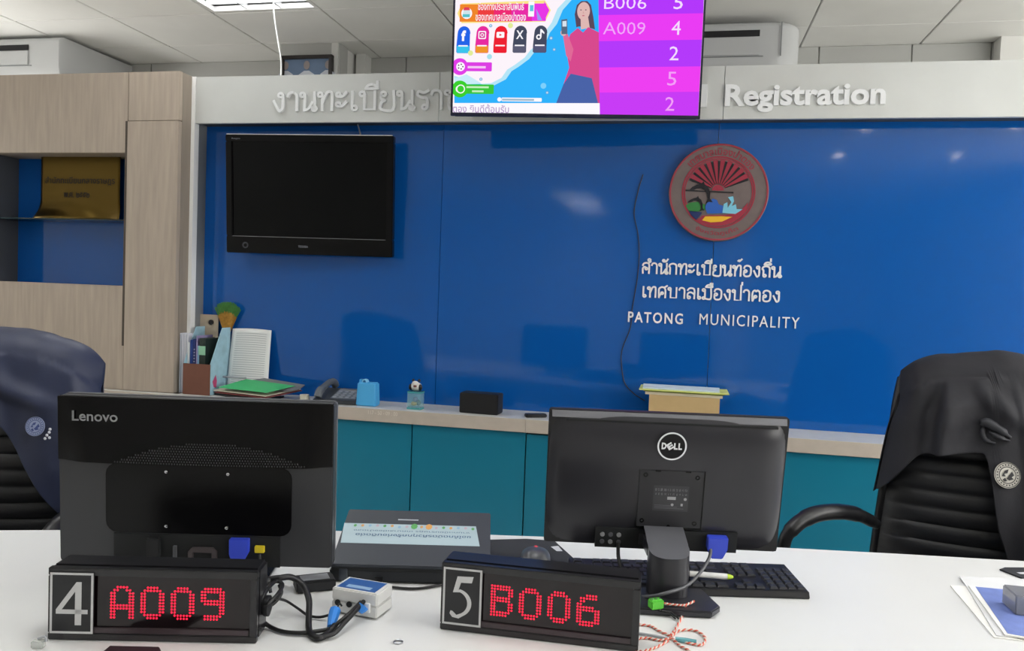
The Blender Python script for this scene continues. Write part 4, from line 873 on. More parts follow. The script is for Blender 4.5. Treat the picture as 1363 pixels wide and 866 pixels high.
# neck and foot (foot corners measured on the desk)
dl_i = dl.matrix_basis.inverted() if False else None
def D2(x, y):
    c, s = math.cos(math.radians(10.1)), math.sin(math.radians(10.1)); dx, dy = x+.016, y-1.571; return (dx*c+dy*s, -dx*s+dy*c)
foot = [D2(*p) for p in [(-.112, 1.378), (.078, 1.408), (.094, 1.441), (.052, 1.551), (-.02, 1.55), (-.122, 1.50)]]
MB().slab(foot, .001, .013).build('stand_base', M_DB, dl, bevel=.0025)
zl = at_y(887, 744, 1.447).z-DESK_Z
nc = D2(.0, 1.482); n = 32; vs = []
for ring_i in range(3):
    for k in range(n):
        a = 2*math.pi*k/n; ex = .0375*math.copysign(abs(math.cos(a))**.75, math.cos(a)); ey = .035*math.copysign(abs(math.sin(a))**.8, math.sin(a))
        x = nc[0]+ex; y = nc[1]+ey
        if ring_i == 0: z = .0135; x = nc[0]+ex*1.0
        elif ring_i == 1: z = .022
        else: z = zl+(ey+.035)*.30
        vs.append((x, y, z))
MB().add(vs, [(r*n+k, r*n+(k+1) % n, (r+1)*n+(k+1) % n, (r+1)*n+k) for r in range(2) for k in range(n)]+[list(range(n))[::-1]]).build('stand_neck', M_DB, dl, smooth=50)
tp = vs[2*n:]; top = MB().add([(x, y, z+.0004) for x, y, z in tp], [list(range(n))])
yb2 = max(p[1] for p in tp)
top.add([(nc[0]-.0375, nc[1]+.01, zl+.045*.30+.0004), (nc[0]+.0375, nc[1]+.01, zl+.045*.30+.0004), (nc[0]+.0375, -.004, zl+.036), (nc[0]-.0375, -.004, zl+.036)], [(0, 1, 2, 3)])
top.build('neck_cover', M_DBL, dl, smooth=30)
MB().box(nc[0]-.0375, nc[0]+.0375, nc[1]+.012, .004, zl-.01, zl+.012).build('neck_arm', M_DB, dl)

# cables of the right monitor
def world_tube(name, label, cat, pts, r, m, n=8, sm=6, group=None):
    return tag(MB().tube(pts, r, n, smooth=sm).build(name, m, smooth=60), label, cat, group)
world_tube('vga_cable', 'grey cable from the blue plug of the right monitor down around its neck', 'cable',
    [at_y(946, 727, 1.56), at_y(944, 742, 1.545), at_y(930, 764, 1.50), at_y(912, 780, 1.46), at_y(890, 788, 1.432), at_y(868, 793, 1.43), at_y(852, 794, 1.455)], .0032, mat('cable_grey', '#55565a', .4))
world_tube('power_lead', 'black lead hanging from the left end of the port bay of the right monitor', 'cable',
    [at_y(823, 722, 1.54), at_y(823, 740, 1.53), at_y(827, 756, 1.515), at_z(835, 768, .777), at_z(850, 776, .776)], .0035, M_CABLE)

# ------------------------------------------------------------------ keyboard
ka = at_z(1070, 786, .752); kb = at_z(1083, 777, .757); kc = at_z(1046, 755, .765)
kyaw = math.radians(13.0); ko = Vector((.262, 1.558, DESK_Z))     # front right corner
kd = thing('keyboard', 'black full-size keyboard lying behind the right monitor', 'keyboard', ko, kyaw)
KW, KD = .44, .135
MB().prism([(-.003, .0005), (-.003, .011), (-.0, .014), (0, .014), (0, .0005)], 0, .001)
prof = [(0, .0006), (-.0, .004), (.004, .013), (KD, .021), (KD, .004), (KD-.004, .0006)]
mb = MB(); mb.add([(x, y, z) for x in (-KW, -KW+.004, -.004, 0) for y, z in prof] if 0 else [(x, y, z) for x in (-KW, 0) for y, z in prof], [[0, 1, 2, 3, 4, 5], [11, 10, 9, 8, 7, 6]]+[(i, i+6, (i+1) % 6+6, (i+1) % 6) for i in range(6)])
mb.build('case', M_BLK, kd, bevel=.001)
kcache = {}
M_KEY = mat('key_black', '#303136', .4)
def key(x0, x1, row):
    w = round(x1-x0, 4); y = .012+row*.0188+(.004 if row == 5 else 0); h = .017
    if w not in kcache:
        v = [(-w/2, -h/2, 0), (w/2, -h/2, 0), (w/2, h/2, 0), (-w/2, h/2, 0), (-w/2+.002, -h/2+.0015, .004), (w/2-.002, -h/2+.0015, .004), (w/2-.002, h/2-.002, .004), (-w/2+.002, h/2-.002, .004)]
        o = MB().add(v, [(3, 2, 1, 0), (4, 5, 6, 7), (0, 1, 5, 4), (1, 2, 6, 5), (2, 3, 7, 6), (3, 0, 4, 7)]).build('key', M_KEY, kd); kcache[w] = o
    else: o = kcache[w].copy(); COL.objects.link(o)
    yy = y+h/2; z = .013+(yy-.004)*.008/(KD-.004)+.0002
    o.location = (-KW+(x0+x1)/2, yy, z); o.rotation_euler = (math.atan(.008/.131), 0, 0)
u = .019; rows = [[1.25, 1.25, 1.25, 6.25, 1.25, 1.25, 1.25, 1.25], [2.25]+[1]*10+[2.75], [1.75]+[1]*11+[2.25], [1.5]+[1]*12+[1.5], [1]*13+[2], [1, -1]+[1]*4+[-.5]+[1]*4+[-.5]+[1]*4]
for r, rw in enumerate(rows):
    x = .008
    for k in rw:
        if k > 0: key(x, x+k*u-.0018, r)
        x += abs(k)*u
    for j in range(3):
        if r in (0, 3, 4, 5) or (r == 1 and j == 1): key(.305+j*u, .305+j*u+u-.0018, r)
    for j in range(4):
        if r < 5: key(.369+j*.0172, .369+j*.0172+.0155, r)
# facing the user: the letters side is away from us, so the board is seen from its rear edge
hp = thing('highlighter', 'white highlighter pen with green tip lying on the keyboard', 'pen', (0, 0, 0))
q0 = at_z(918, 763, .779); q1 = at_z(968, 767, .779); q2 = at_z(976, 767.5, .779)
for o in [MB().tube([q0-q0, q1-q0], .0055, 12).build('barrel', M_WHITE, hp, smooth=50), MB().tube([q1-q0, q1-q0+(q2-q1)*.55, q2-q0], [.0053, .0042, .002], 12).build('tip', mat('lime', '#b8d63a', .5), hp, smooth=50)]: pass
hp.location = q0

# ------------------------------------------------------------------ mouse pad and mouse
pp = [at_z(634, 718, .753), at_z(700, 716.5, .753), at_z(738, 719, .753), at_z(779, 756, .753), at_z(700, 762, .753), at_z(648, 757, .753), at_z(644, 742, .753)]
c = Vector((sum(p.x for p in pp)/7, sum(p.y for p in pp)/7, DESK_Z))
mp_ = thing('mouse_pad', 'black mouse pad lying between the laptop and the right monitor', 'mouse pad', c)
MB().slab([(p.x-c.x, p.y-c.y) for p in pp], .0004, .003).build('pad', mat('pad_black', '#2b2d31', .75, bump=.2, bscale=1500), mp_, bevel=.0008)
LP = [at_z(733, 727, .7535), at_z(743, 726, .7535), at_z(749, 733, .7535), at_z(741, 733, .7535)]
MB().add([(p.x-c.x, p.y-c.y, .0033) for p in LP], [(0, 1, 2, 3)]).build('pad_print', mat('pad_print', '#c9cbd0', .5), mp_)
mc = at_z(713, 740, .765)
ms = thing('computer_mouse', 'black and grey mouse with a red wheel on the black mouse pad', 'mouse', (mc.x, mc.y, DESK_Z+.0031), math.radians(12))
def mouse(u, v):
    a = math.pi*u; t = -1+2*v; w = .031*(1-.22*t*t)*(1-abs(t)**6)**.5 if abs(t) < 1 else 0; hgt = (.030-.010*t)*(1-abs(t)**3.0)**.6 if abs(t) < 1 else 0
    return (w*math.cos(a)*-1, t*.054, hgt*math.sin(a)**.7+.0012)
mb = MB().grid(mouse, 22, 26); mb.build('shell', mat('mouse_grey', '#4a4c51', .3), ms, smooth=80)
MB().slab([(x, y) for x, y in [( -.030, -.04), (-.02, -.053), (.02, -.053), (.030, -.04), (.030, .04), (.02, .053), (-.02, .053), (-.030, .04)]], .0002, .004).build('base', M_BLK, ms, bevel=.001)
MB().lathe([(.0075, -.0035), (.0085, 0), (.0075, .0035)], (0, .004, .0245), 18, axis='X').build('wheel', mat('wheel_red', '#d2404a', .4), ms, smooth=50)
MB().tube([mouse(.5, .70), mouse(.5, .8), mouse(.5, .9), mouse(.5, .96)], .0007, 6).build('button_gap', M_DARK, ms)
world_tube('mouse_cable', 'thin black mouse lead running off the near side of the mouse', 'cable', [Vector((mc.x-.005, mc.y-.052, .757)), at_z(716, 757, .7545), at_z(722, 762, .7545)], .0015, M_CABLE)

# ------------------------------------------------------------------ laptop with the lid lying low
la = at_z(438, 775, DESK_Z); lb = at_z(600, 779, DESK_Z); lyaw = math.atan2(lb.y-la.y, lb.x-la.x)
lp = thing('laptop', 'dark grey laptop seen from its hinge side with a Thai sticker on the low lid', 'laptop', (la.x, la.y, DESK_Z), lyaw)
LW = .30; LD = .21; LH = .026
M_LAP = mat('laptop_grey', '#3a3e45', .42); M_LAPD = mat('laptop_base', '#23262b', .5)
MB().box(0, LW, 0, LD, .003, LH).build('base', M_LAPD, lp, bevel=.003)
for x in (.02, LW-.03):
    for y in (.015, LD-.02): MB().lathe([(.007, 0), (.007, .003)], (x, y, 0), 12).build('rubber_foot', M_BLK, lp)
la_ = math.radians(14)
lid = MB().box(.001, LW-.001, 0, LD-.004, 0, .008).build('lid', M_LAP, lp, bevel=.002); lid.location = (0, .001, LH+.001); lid.rotation_euler = (la_, 0, 0)
fl = MB()
def lidp(u, v, h=.0084): return (.001+(LW-.002)*u, (LD-.004)*v, h)
st = MB().add([lidp(.02, .36), lidp(.93, .36), lidp(.90, .72), lidp(.0, .72)], [(0, 1, 2, 3)], 0)
o = st.build('sticker', [mat('sticker_pale', '#a6bac2', .5)], lid)
vs, fs = fit_text('ขอให้กดบัตรคิวทุกครั้งก่อนติดต่อ', .10, .87, .48, .55, rot=True, off=.01); MB().add([lidp(x, z, .0087) for x, z in vs], fs).build('sticker_text', mat('sticker_ink', '#3d5a7c', .5), lid)
vs, fs = fit_text('งานทะเบียนราษฎร เทศบาลเมืองป่าตอง', .08, .86, .57, .61, rot=True); MB().add([lidp(x, z, .0087) for x, z in vs], fs).build('sticker_text', mat('sticker_ink', '#3d5a7c', .5), lid)
mb = MB(); rnd = random.Random(5)
for k in range(17):
    uu = .08+.05*k; r = .007 if k in (8, 10) else .0032; ci = [0, 1, 2, 3][k % 4] if k not in (8, 10) else (0 if k == 8 else 1)
    vv = .665+.02*rnd.random(); mb.add([lidp(uu+r/LW*math.cos(a*.785), vv+r/LD*math.sin(a*.785)*1.6, .00875+.00001*k) for a in range(8)], [list(range(8))], ci)
tag(mb.build('sticker_flowers', [mat('fl_green', '#5aa05c', .5), mat('fl_orange', '#cf9a58', .5), mat('fl_blue', '#86aac4', .5), mat('fl_pink', '#b9a0ac', .5)], lid), None, None, kind='stuff')
MB().add([lidp(.80, .06), lidp(1.0, .06), lidp(1.0, .19), lidp(.80, .19), lidp(.775, .16), lidp(.775, .09)], [(0, 1, 2, 3, 4, 5)]).build('asset_label', mat('label_white', '#dcdfe4', .5), lid)
MB().add([lidp(.36, .80), lidp(.50, .80), lidp(.50, .82), lidp(.36, .82)], [(0, 1, 2, 3)]).build('brand_line', mat('silver_print', '#b4b8c0', .3), lid)
MB().box(.004, LW-.01, -.002, .006, LH-.002, LH+.0035).build('hinge_bar', M_DARK, lp)
MB().box(.018, .034, -.0045, .001, .006, LH+.002).build('hinge', mat('hinge_metal', '#4c5159', .3, metal=.6), lp, bevel=.001)
MB().box(LW-.036, LW-.02, -.0045, .001, .006, LH+.002).build('hinge', mat('hinge_metal', '#4c5159', .3, metal=.6), lp, bevel=.001)
MB().box(.085, .10, -.008, .001, .006, .013).build('lead_plug', M_BLK, lp, bevel=.001)
world_tube('laptop_lead', 'black lead running right from the rear of the laptop', 'cable', [at_z(500, 776, .757), at_z(515, 780, .754), at_z(550, 783, .7535), at_z(582, 779, .7535), at_z(600, 773, .7535)], .0025, M_CABLE)

# ------------------------------------------------------------------ white splitter box with blue top and its leads
b0 = at_z(441, 815, DESK_Z); b1 = at_z(501, 826, DESK_Z); byaw = math.atan2(b1.y-b0.y, b1.x-b0.x); BW = (b1-b0).length
b0t = at_z(441, 781, .796)
wbx = thing('signal_box', 'small white box with a blue top panel and blue plugs, between the two number displays', 'box', (b0.x, b0.y, DESK_Z), byaw)
BH = .044; BD = .056
MB().box(0, BW, 0, BD, .003, BH*.5).build('lower_case', mat('box_white', '#dcdcda', .45), wbx, bevel=.0015)
MB().box(0, BW, 0, BD, BH*.5+.0004, BH).build('upper_case', mat('box_white', '#dcdcda', .45), wbx, bevel=.002)
MB().box(.006, BW-.008, .006, BD-.005, BH, BH+.0004).build('top_panel', mat('panel_blue', '#2c5a9c', .4), wbx)
MB().box(.02, BW-.02, .011, .022, BH+.0004, BH+.0008).build('top_label', mat('panel_pale', '#8fb0d2', .4), wbx)
for x in (.01, BW-.012): MB().lathe([(.006, 0), (.006, .003)], (x, .012, 0), 12).build('rubber_foot', M_BLK, wbx)
for i, x in enumerate((.012, .034, .056)): MB().lathe([(.005, 0), (.005, -.002), (.003, -.002)], (x, 0, .020), 14, axis='Y').build('socket', M_DARK, wbx)
MB().box(.064, .074, -.004, 0, .012, .028).build('socket_rim', M_WHITE, wbx, bevel=.001)
M_BPL = mat('plug_blue', '#2f7fd4', .45)
# cables: (points as pixel + height above the desk)
def P3(*l): return [at_z(x, y, DESK_Z+h) for x, y, h in l]
world_tube('coiled_cable', 'thick black cable looping from the 4 display over the desk to the blue tie', 'cable', P3((345, 794, .045), (352, 806, .05), (368, 792, .06), (376, 778, .062), (366, 774, .064), (352, 790, .062), (348, 804, .05), (362, 804, .04), (374, 790, .05), (372, 778, .06)), .0032, M_CABLE)
world_tube('display_cable', 'thickest black cable arching up behind the 4 display and down to the desk', 'cable', P3((346, 786, .05), (358, 772, .058), (372, 769, .062), (388, 768, .06), (403, 778, .045), (411, 797, .030), (411, 818, .016), (411, 835, .007), (414, 844, .006), (424, 849, .006), (436, 843, .006), (446, 832, .010)), .0052, M_CABLE)
world_tube('power_cable', 'black cable curving low across the desk from the 4 display to the blue tie', 'cable', P3((349, 826, .012), (360, 834, .005), (376, 840, .005), (398, 842, .005), (420, 840, .006), (440, 836, .008), (452, 827, .016), (466, 815, .024), (480, 801, .028)), .0034, M_CABLE)
world_tube('twin_cable', 'black cable running from the desk up into the white box', 'cable', P3((424, 848, .007), (444, 843, .008), (458, 829, .016), (472, 814, .024), (484, 800, .030)), .0038, M_CABLE)
world_tube('signal_cable', 'thin black cable dipping from the coil to the blue plug of the white box', 'cable', P3((366, 796, .05), (380, 799, .03), (396, 809, .012), (409, 818, .006), (424, 821, .005), (438, 818, .010), (448, 814, .016)), .0022, M_CABLE)
for (x, y, h), (x2, y2, h2), lb_ in [((446, 812, .020), (440, 834, .008), 'blue plastic tie round the black cables left of the white box'), ((484, 806, .026), (478, 814, .018), 'blue plug in the right socket of the white box')]:
    p, q = at_z(x, y, DESK_Z+h), at_z(x2, y2, DESK_Z+h2)
    tag(MB().tube([p, p*.5+q*.5, q], [.0095, .0085, .0055], 8).build('plug', M_BPL, smooth=30), lb_, 'plug')
tag(MB().tube(P3((449, 808, .026), (452, 803, .03), (455, 806, .028)), .0015, 6, smooth=4).build('wire_loop', M_CABLE, smooth=60), 'tiny black wire loop at the left socket of the white box', 'wire')
# black adapter on papers behind the cables
aa = at_z(398, 780, DESK_Z)
ad = thing('power_adapter', 'small black adapter block on the desk under the left monitor corner', 'adapter', (-.628, 1.335, DESK_Z+.0015), math.radians(35))
MB().box(-.035, .035, -.022, .022, 0, .020).build('block', M_BLKM, ad, bevel=.003)
MB().box(-.025, .025, -.014, .014, .020, .0204).build('label', mat('adapter_label', '#9a9ca0', .5), ad)
tag(MB().slab([(-.69, 1.36), (-.63, 1.30), (-.58, 1.38), (-.64, 1.42)], DESK_Z+.0002, DESK_Z+.0012).build('paper_slip', M_PAPER), 'white paper slip under the small black adapter', 'paper')

# ------------------------------------------------------------------ wires and small bits right of the 5 display
M_RW = mat('red_wire', '#d4614e', .5); M_WW = mat('pale_wire', '#ddd2c8', .5)
gc = thing('green_connector', 'bright green screw connector with black leads by the monitor foot', 'connector', at_z(873, 803, DESK_Z+.020), .5)
MB().box(-.012, .012, -.008, .008, -.008, .008).build('body', mat('connector_green', '#5cc23e', .45), gc, bevel=.002)
for k in (-1, 0, 1): MB().lathe([(.0024, 0), (.0024, .0012)], (k*.0075, 0, .008), 10).build('screw', M_STEEL, gc)
gl = gc.location
for k, d in enumerate([0, .004]): world_tube('connector_lead', 'black stub lead, %s, below the green connector' % ['left one', 'right one'][k], 'wire', [Vector((gl.x+.006+d, gl.y-.008, .762)), at_z(890+k*4, 815, .758), at_z(899+k*4, 823, .754)], .0018, M_CABLE)
def twist(lab, pts, r=.0013):
    t = thing('twisted_wire', lab, 'wire', (0, 0, 0)); P = spline([Vector(p) for p in pts], 14); c0 = P[0].copy(); t.location = c0
    for ph, m, nm in ((0, M_RW, 'red_strand'), (math.pi, M_WW, 'white_strand')):
        Q = []
        for i, p in enumerate(P):
            d = (P[min(i+1, len(P)-1)]-P[max(i-1, 0)]).normalized(); s = d.cross(Vector((0, 0, 1))).normalized(); w = s.cross(d); a = i*1.1+ph
            Q.append(p-c0+(s*math.cos(a)+w*math.sin(a))*r*.9+Vector((0, 0, r*1.2)))
        MB().tube(Q, r, 6).build(nm, m, t, smooth=60)
twist('red and white twisted wire running from the green connector across the monitor foot', P3((884, 804, .016), (900, 806, .015), (912, 806, .015), (924, 801, .016)))
twist('red and white twisted wire hanging from the foot down to the desk knot', P3((913, 806, .014), (908, 820, .0008), (900, 836, .0008), (893, 846, .0008)))
twist('red and white twisted wire looping widest to the right over the desk', P3((893, 848, .0008), (905, 840, .0008), (925, 840, .0008), (938, 849, .0008), (934, 859, .0008), (918, 857, .0008), (903, 852, .0008)))
twist('red and white twisted wire running left behind the end of the 5 display', P3((893, 850, .0008), (878, 853, .0008), (862, 850, .0008), (848, 851, .0008)))
twist('red and white twisted wire furthest back, left of the wire knot', P3((850, 832, .0008), (866, 834, .0008), (876, 840, .0008), (892, 847, .0008)))
twist('red and white twisted wire pointing towards the viewer from the knot', P3((895, 851, .0008), (905, 860, .0008), (918, 868, .0008), (925, 880, .0008)))
twist('red and white twisted wire spreading left and near the viewer', P3((890, 853, .0008), (876, 861, .0008), (862, 866, .0008), (846, 869, .0008)))
tb = P3((899, 850, .004), (912, 852, .004), (927, 854, .004))
tag(MB().tube(tb, [.0035, .0042, .0035], 10).build('plastic_tube', mat('teal_clear', '#5fa3ad', .2, spec=.6), smooth=50), 'small clear teal tube tied in the red and white wires', 'tube')
tag(MB().tube(P3((848, 842, .003), (868, 845, .003), (890, 849, .003)), .0022, 8).build('grey_lead', mat('lead_grey', '#a8adb2', .4), smooth=50), 'pale grey lead lying with the red and white wires', 'wire')
# little ring, clip and dark edge in the foreground
rp = at_z(530, 855, DESK_Z)
tag(MB().lathe([(.0055, .0003), (.0075, .0003), (.0078, .002), (.0065, .003), (.005, .002)], (0, 0, 0), 24, cap=False).build('metal_ring', M_STEEL, smooth=50), 'tiny steel ring lying on the white desk', 'ring').location = rp
cpn = at_z(54, 862, DESK_Z)
cl = thing('clear_clip', 'small clear plastic clip at the lower left on the desk', 'clip', cpn, .3)
M_CLR = mat('clear_plastic', '#c9cec9', .1, alpha=.55, spec=.8)
MB().box(-.012, .006, -.006, .006, .0002, .012).build('body', M_CLR, cl, bevel=.002); MB().tube([(-.004, 0, .014), (.006, 0, .017), (.008, 0, .010)], .002, 8, smooth=4).build('spring', M_STEEL, cl, smooth=60)
e_ = [at_z(134, 872, DESK_Z), at_z(146, 862, DESK_Z), at_z(212, 863.5, DESK_Z), at_z(216, 872, DESK_Z), at_z(214, 890, DESK_Z), at_z(140, 890, DESK_Z)]
tag(MB().slab([(p.x, p.y) for p in e_], DESK_Z+.0003, DESK_Z+.004).build('stamp_pad', mat('dark_violet', '#2a2228', .5), bevel=.001), 'dark slim case at the bottom edge in front of the 4 display', 'case')

# ------------------------------------------------------------------ papers, acrylic block and dark pad at the right
ps = thing('paper_stack', 'white papers with a blue printed sheet on top at the right desk edge', 'paper', at_z(1330, 810, DESK_Z))
o0 = ps.location
def sheet(nm, pts, z0, z1, m):
    pts = [at_z(x, y, DESK_Z) for x, y in pts]; return MB().slab([(p.x-o0.x, p.y-o0.y) for p in pts], z0, z1).build(nm, m, ps)
sheet('sheet', [(1265, 780), (1323, 849), (1420, 860), (1400, 783)], .0003, .002, M_PAPER)
sheet('sheet', [(1277, 769), (1286, 782), (1326, 848), (1420, 858), (1420, 775)], .0022, .004, mat('paper_grey', '#d8d9da', .8))
sheet('sheet', [(1289, 783), (1337, 849), (1420, 862), (1420, 800)], .0042, .0066, M_PAPER)
sheet('blue_sheet', [(1298, 785), (1341, 848), (1420, 862), (1420, 797)], .0068, .0072, mat('sheet_blue', '#7486c4', .5, var=.12, vscale=35))
ab = at_z(1351, 826, DESK_Z)
tag(MB().box(0, .10, 0, .06, 0, .035).build('acrylic_block', mat('acrylic_grey', '#8d8f96', .08, alpha=.8, spec=.8), bevel=.002), 'smoky clear block standing on the blue sheet at the right edge', 'paperweight').location = (ab.x-.0+.003, ab.y+.01, DESK_Z+.0075)
wpts = [at_z(x, y, DESK_Z) for x, y in [(1330, 759), (1337, 756.5), (1420, 757), (1420, 789), (1363, 772)]]
wo = thing('mouse_pad', 'dark mouse pad corner poking in at the right edge by the papers', 'mouse pad', (wpts[0].x, wpts[0].y, DESK_Z))
MB().slab([(p.x-wpts[0].x, p.y-wpts[0].y) for p in wpts], .0004, .0034).build('pad', mat('pad_black', '#2b2d31', .75), wo, bevel=.0008)
q = [at_z(x, y, .7536) for x, y in [(1353, 761.5), (1363, 761), (1366, 764), (1358, 763.5)]]
MB().add([(p.x-wpts[0].x, p.y-wpts[0].y, .0037) for p in q], [(0, 1, 2, 3)]).build('pad_print', mat('pad_print', '#c9cbd0', .5), wo)

# ------------------------------------------------------------------ things on the worktop
Z0 = CT_Z+.0003
def CT(px_, py_): return at_z(px_, py_, CT_Z)
# magazine file with low brown front
fy = 3.165; fx0 = at_y(243, 520, fy).x; fx1 = at_y(279, 520, fy).x; fz = at_y(260, 484, fy).z-Z0; ftop = at_y(298, 437, fy+.05).z-Z0
mf = thing('magazine_file', 'open magazine file with a brown front and pale blue sides, left end of the worktop', 'file box', (fx0, fy, Z0)); fw = fx1-fx0; fd = .16
M_FBR = mat('file_brown', '#6e4536', .6, var=.05, vscale=30); M_FBL = mat('file_blue', '#9cc0cf', .55, var=.12, vscale=25)
MB().box(0, fw, 0, .003, .001, fz).build('front_panel', M_FBR, mf); MB().box(.003, fw-.003, fd-.003, fd, .001, ftop-.06).build('back_panel', M_FBL, mf)
for x in (0, fw-.003):
    mb = MB(); P = [(.003, .001), (fd-.003, .001), (fd-.003, ftop), (.09, ftop), (.003, fz)]
    mb.add([(x+.0001, y, z) for y, z in P]+[(x+.0029, y, z) for y, z in P], [list(range(5)), list(range(9, 4, -1))]+[(i, i+5, (i+1) % 5+5, (i+1) % 5) for i in range(5)])
    mb.build('side_panel', M_FBL, mf)
MB().box(.003, fw-.003, .003, fd-.003, .0, .003).build('base_panel', M_FBR, mf)
MB().add([(fw+.0004, .02, .06), (fw+.0004, .045, .09), (fw+.0004, .055, .06), (fw+.0004, .05, .03), (fw+.0004, .03, .035)], [(0, 1, 2, 3, 4)]).build('print', mat('print_pink', '#c04a78', .5), mf)
bks = [('book', 'white slim book in the magazine file', .012, .205, '#c9cfd2', .004), ('book', 'dark blue folder in the magazine file', .014, .215, '#1d3f86', .005), ('notebook', 'navy spiral notebook in the magazine file', .013, .22, '#23306a', .004),
       ('book', 'pale lilac booklet in the magazine file', .007, .235, '#9a8fb8', .006), ('book', 'light blue booklet in the magazine file', .010, .19, '#7ea6c6', .003), ('notebook', 'black picture notebook with a green band in the magazine file', .030, .225, '#22302c', .002)]
x = .004; zf = Z0+.0035
for i, (n, l, w, h, c, dy) in enumerate(bks):
    t = thing(n, l, 'book', (fx0+x, fy+.02+dy, zf)); col = mat('cover_'+c[1:], c, .5)
    h += .022
    MB().box(0, w-.001, 0, .002, 0, h).build('cover', col, t)
    MB().box(.001, w-.002, .0022, .115, .002, h-.003).build('pages', M_PAPER, t)
    MB().box(0, .0009, .0022, .118, 0, h).build('side_cover', col, t); MB().box(w-.0019, w-.001, .0022, .118, 0, h).build('side_cover', col, t)
    if i == 2:
        mb = MB()
        for k in range(14): mb.ring((w/2, .02+k*.0135), .0018, .0032, -.001, .0, 8)
        tag(mb.build('spiral_binding', mat('spiral', '#c4c9dc', .3, metal=.5), t), None, None, kind='stuff')
    if i == 5:
        MB().box(-.002, w, -.004, -.0005, h*.70, h*.86).build('green_band', mat('mint', '#8fc4a4', .5), t); MB().box(.008, w-.004, -.0015, -.0003, h*.25, h*.48).build('picture', mat('pinkish', '#a88a86', .5), t)
    x += w+.001
# clipboard behind, white papers at left
cb0 = at_y(251, 430, 3.342).x; cb1 = at_y(291, 430, 3.342).x; cbz = at_y(270, 418, 3.342).z-Z0
cb = thing('clipboard', 'beige clipboard leaning on the partition behind the magazine file', 'clipboard', ((cb0+cb1)/2, 3.338, Z0))
MB().box((cb0-cb1)/2, (cb1-cb0)/2, 0, .004, 0, cbz).build('board', mat('beige_board', '#b3a692', .6), cb, bevel=.001)
for s_ in (-.35, .35): MB().lathe([(.012, 0), (.012, -.006), (.005, -.008)], ((cb1-cb0)*s_*.8, 0, cbz-.035), 14, axis='Y').build('clip', M_BLK, cb, smooth=40)
pw0 = at_y(235, 500, 3.20).x; pw1 = at_y(249, 500, 3.20).x
pst = thing('paper_stack', 'upright stack of white papers squeezed between the wood pillar and the magazine file', 'paper', (pw0+.006, 3.20, Z0))
rnd = random.Random(2); n = 7; wv = (pw1-pw0-.004)/n
for k in range(n): MB().box(k*wv, (k+.85)*wv, rnd.random()*.006, .12, 0, .262+rnd.random()*.006).build('sheet', mat('paper_%d' % (k % 2), ['#dcdee6', '#c4c8d4'][k % 2], .8), pst)
# whisk broom
bb_ = at_y(302, 437, 3.335); wh = thing('whisk_broom', 'small whisk broom with green tipped straw standing in the files', 'brush', (bb_.x, 3.335, Z0))
bz0 = bb_.z-Z0; bt_ = at_y(302, 401, 3.335).z-Z0
rnd = random.Random(11); mb = MB()
for k in range(260):
    a = rnd.uniform(-1, 1); d = rnd.uniform(-1, 1)*.5; top_ = bt_-.030*abs(a)**2.5-rnd.random()*.01; x1 = a*.064; sx_ = a*.012
    mid = bz0+(top_-bz0)*(.58+.1*rnd.random()); xm = sx_+(x1-sx_)*.62; w = .0011
    for (xa, za, xb, zb2, m, ww) in ((sx_, bz0-.02, xm, mid, 0, w), (xm, mid, x1, top_, 1, w)):
        y = d*.014
        mb.add([(xa-ww, y, za), (xa+ww, y, za), (xa, y+ww*1.5, za), (xb-ww, y*1.3, zb2), (xb+ww, y*1.3, zb2), (xb, y*1.3+ww*1.5, zb2)], [(0, 1, 4, 3), (1, 2, 5, 4), (2, 0, 3, 5)], m)
tag(mb.build('straw', [mat('straw_gold', '#b98a3c', .8, var=.2, vscale=90), mat('straw_green', '#4f8a45', .8, var=.2, vscale=90)], wh), None, None, kind='stuff')
MB().tube([(0, 0, 0), (0, 0, bz0-.01)], .007, 10).build('handle', mat('straw_gold', '#b98a3c', .8, var=.2, vscale=90), wh); MB().tube([(0, 0, bz0-.022), (0, 0, bz0-.010)], .0135, 14).build('binding', mat('binding_red', '#a05a30', .6), wh)
# leaning printed sheet
sA = at_y(311, 437, 3.34); sB = at_y(361, 436, 3.34); sC = at_y(368, 509, 3.30)
ls = thing('leaning_paper', 'printed white sheet leaning and curling against the blue glass', 'paper', (sA.x, 3.29, Z0)); sw = sB.x-sA.x; sh = sA.z-Z0
def shp(u, v):
    return (u*sw+.006*v*0+(1-v)*.012*(1 if u > .5 else .2)*(.5+u), .054*v**1.2-.016*math.sin(math.pi*u)*(1-v*.4)-.012*(1-u)**3*v, sh*v+.012*v*math.sin(math.pi*u)*.4)
o = MB().grid(shp, 14, 18).build('sheet', mat('paper_shade', '#dfe1df', .85), ls, smooth=60, fix=False); sm = o.modifiers.new('s', 'SOLIDIFY'); sm.thickness = .0006
mb = MB(); rnd = random.Random(8)
for k in range(26):
    v = .93-.034*k; u0, u1 = .12, .9
    pts_ = [(u0+(u1-u0)*j/10) for j in range(11)]
    vs = []
    for q in pts_:
        p = shp(q, v); p2 = shp(q, v-.008); vs += [(p[0], p[1]-.0012, p[2]), (p2[0], p2[1]-.0012, p2[2])]
    mb.add(vs, [(2*j, 2*j+1, 2*j+3, 2*j+2) for j in range(10)])
tag(mb.build('text_line', mat('text_grey', '#a9adaf', .8), ls), None, None, kind='stuff')
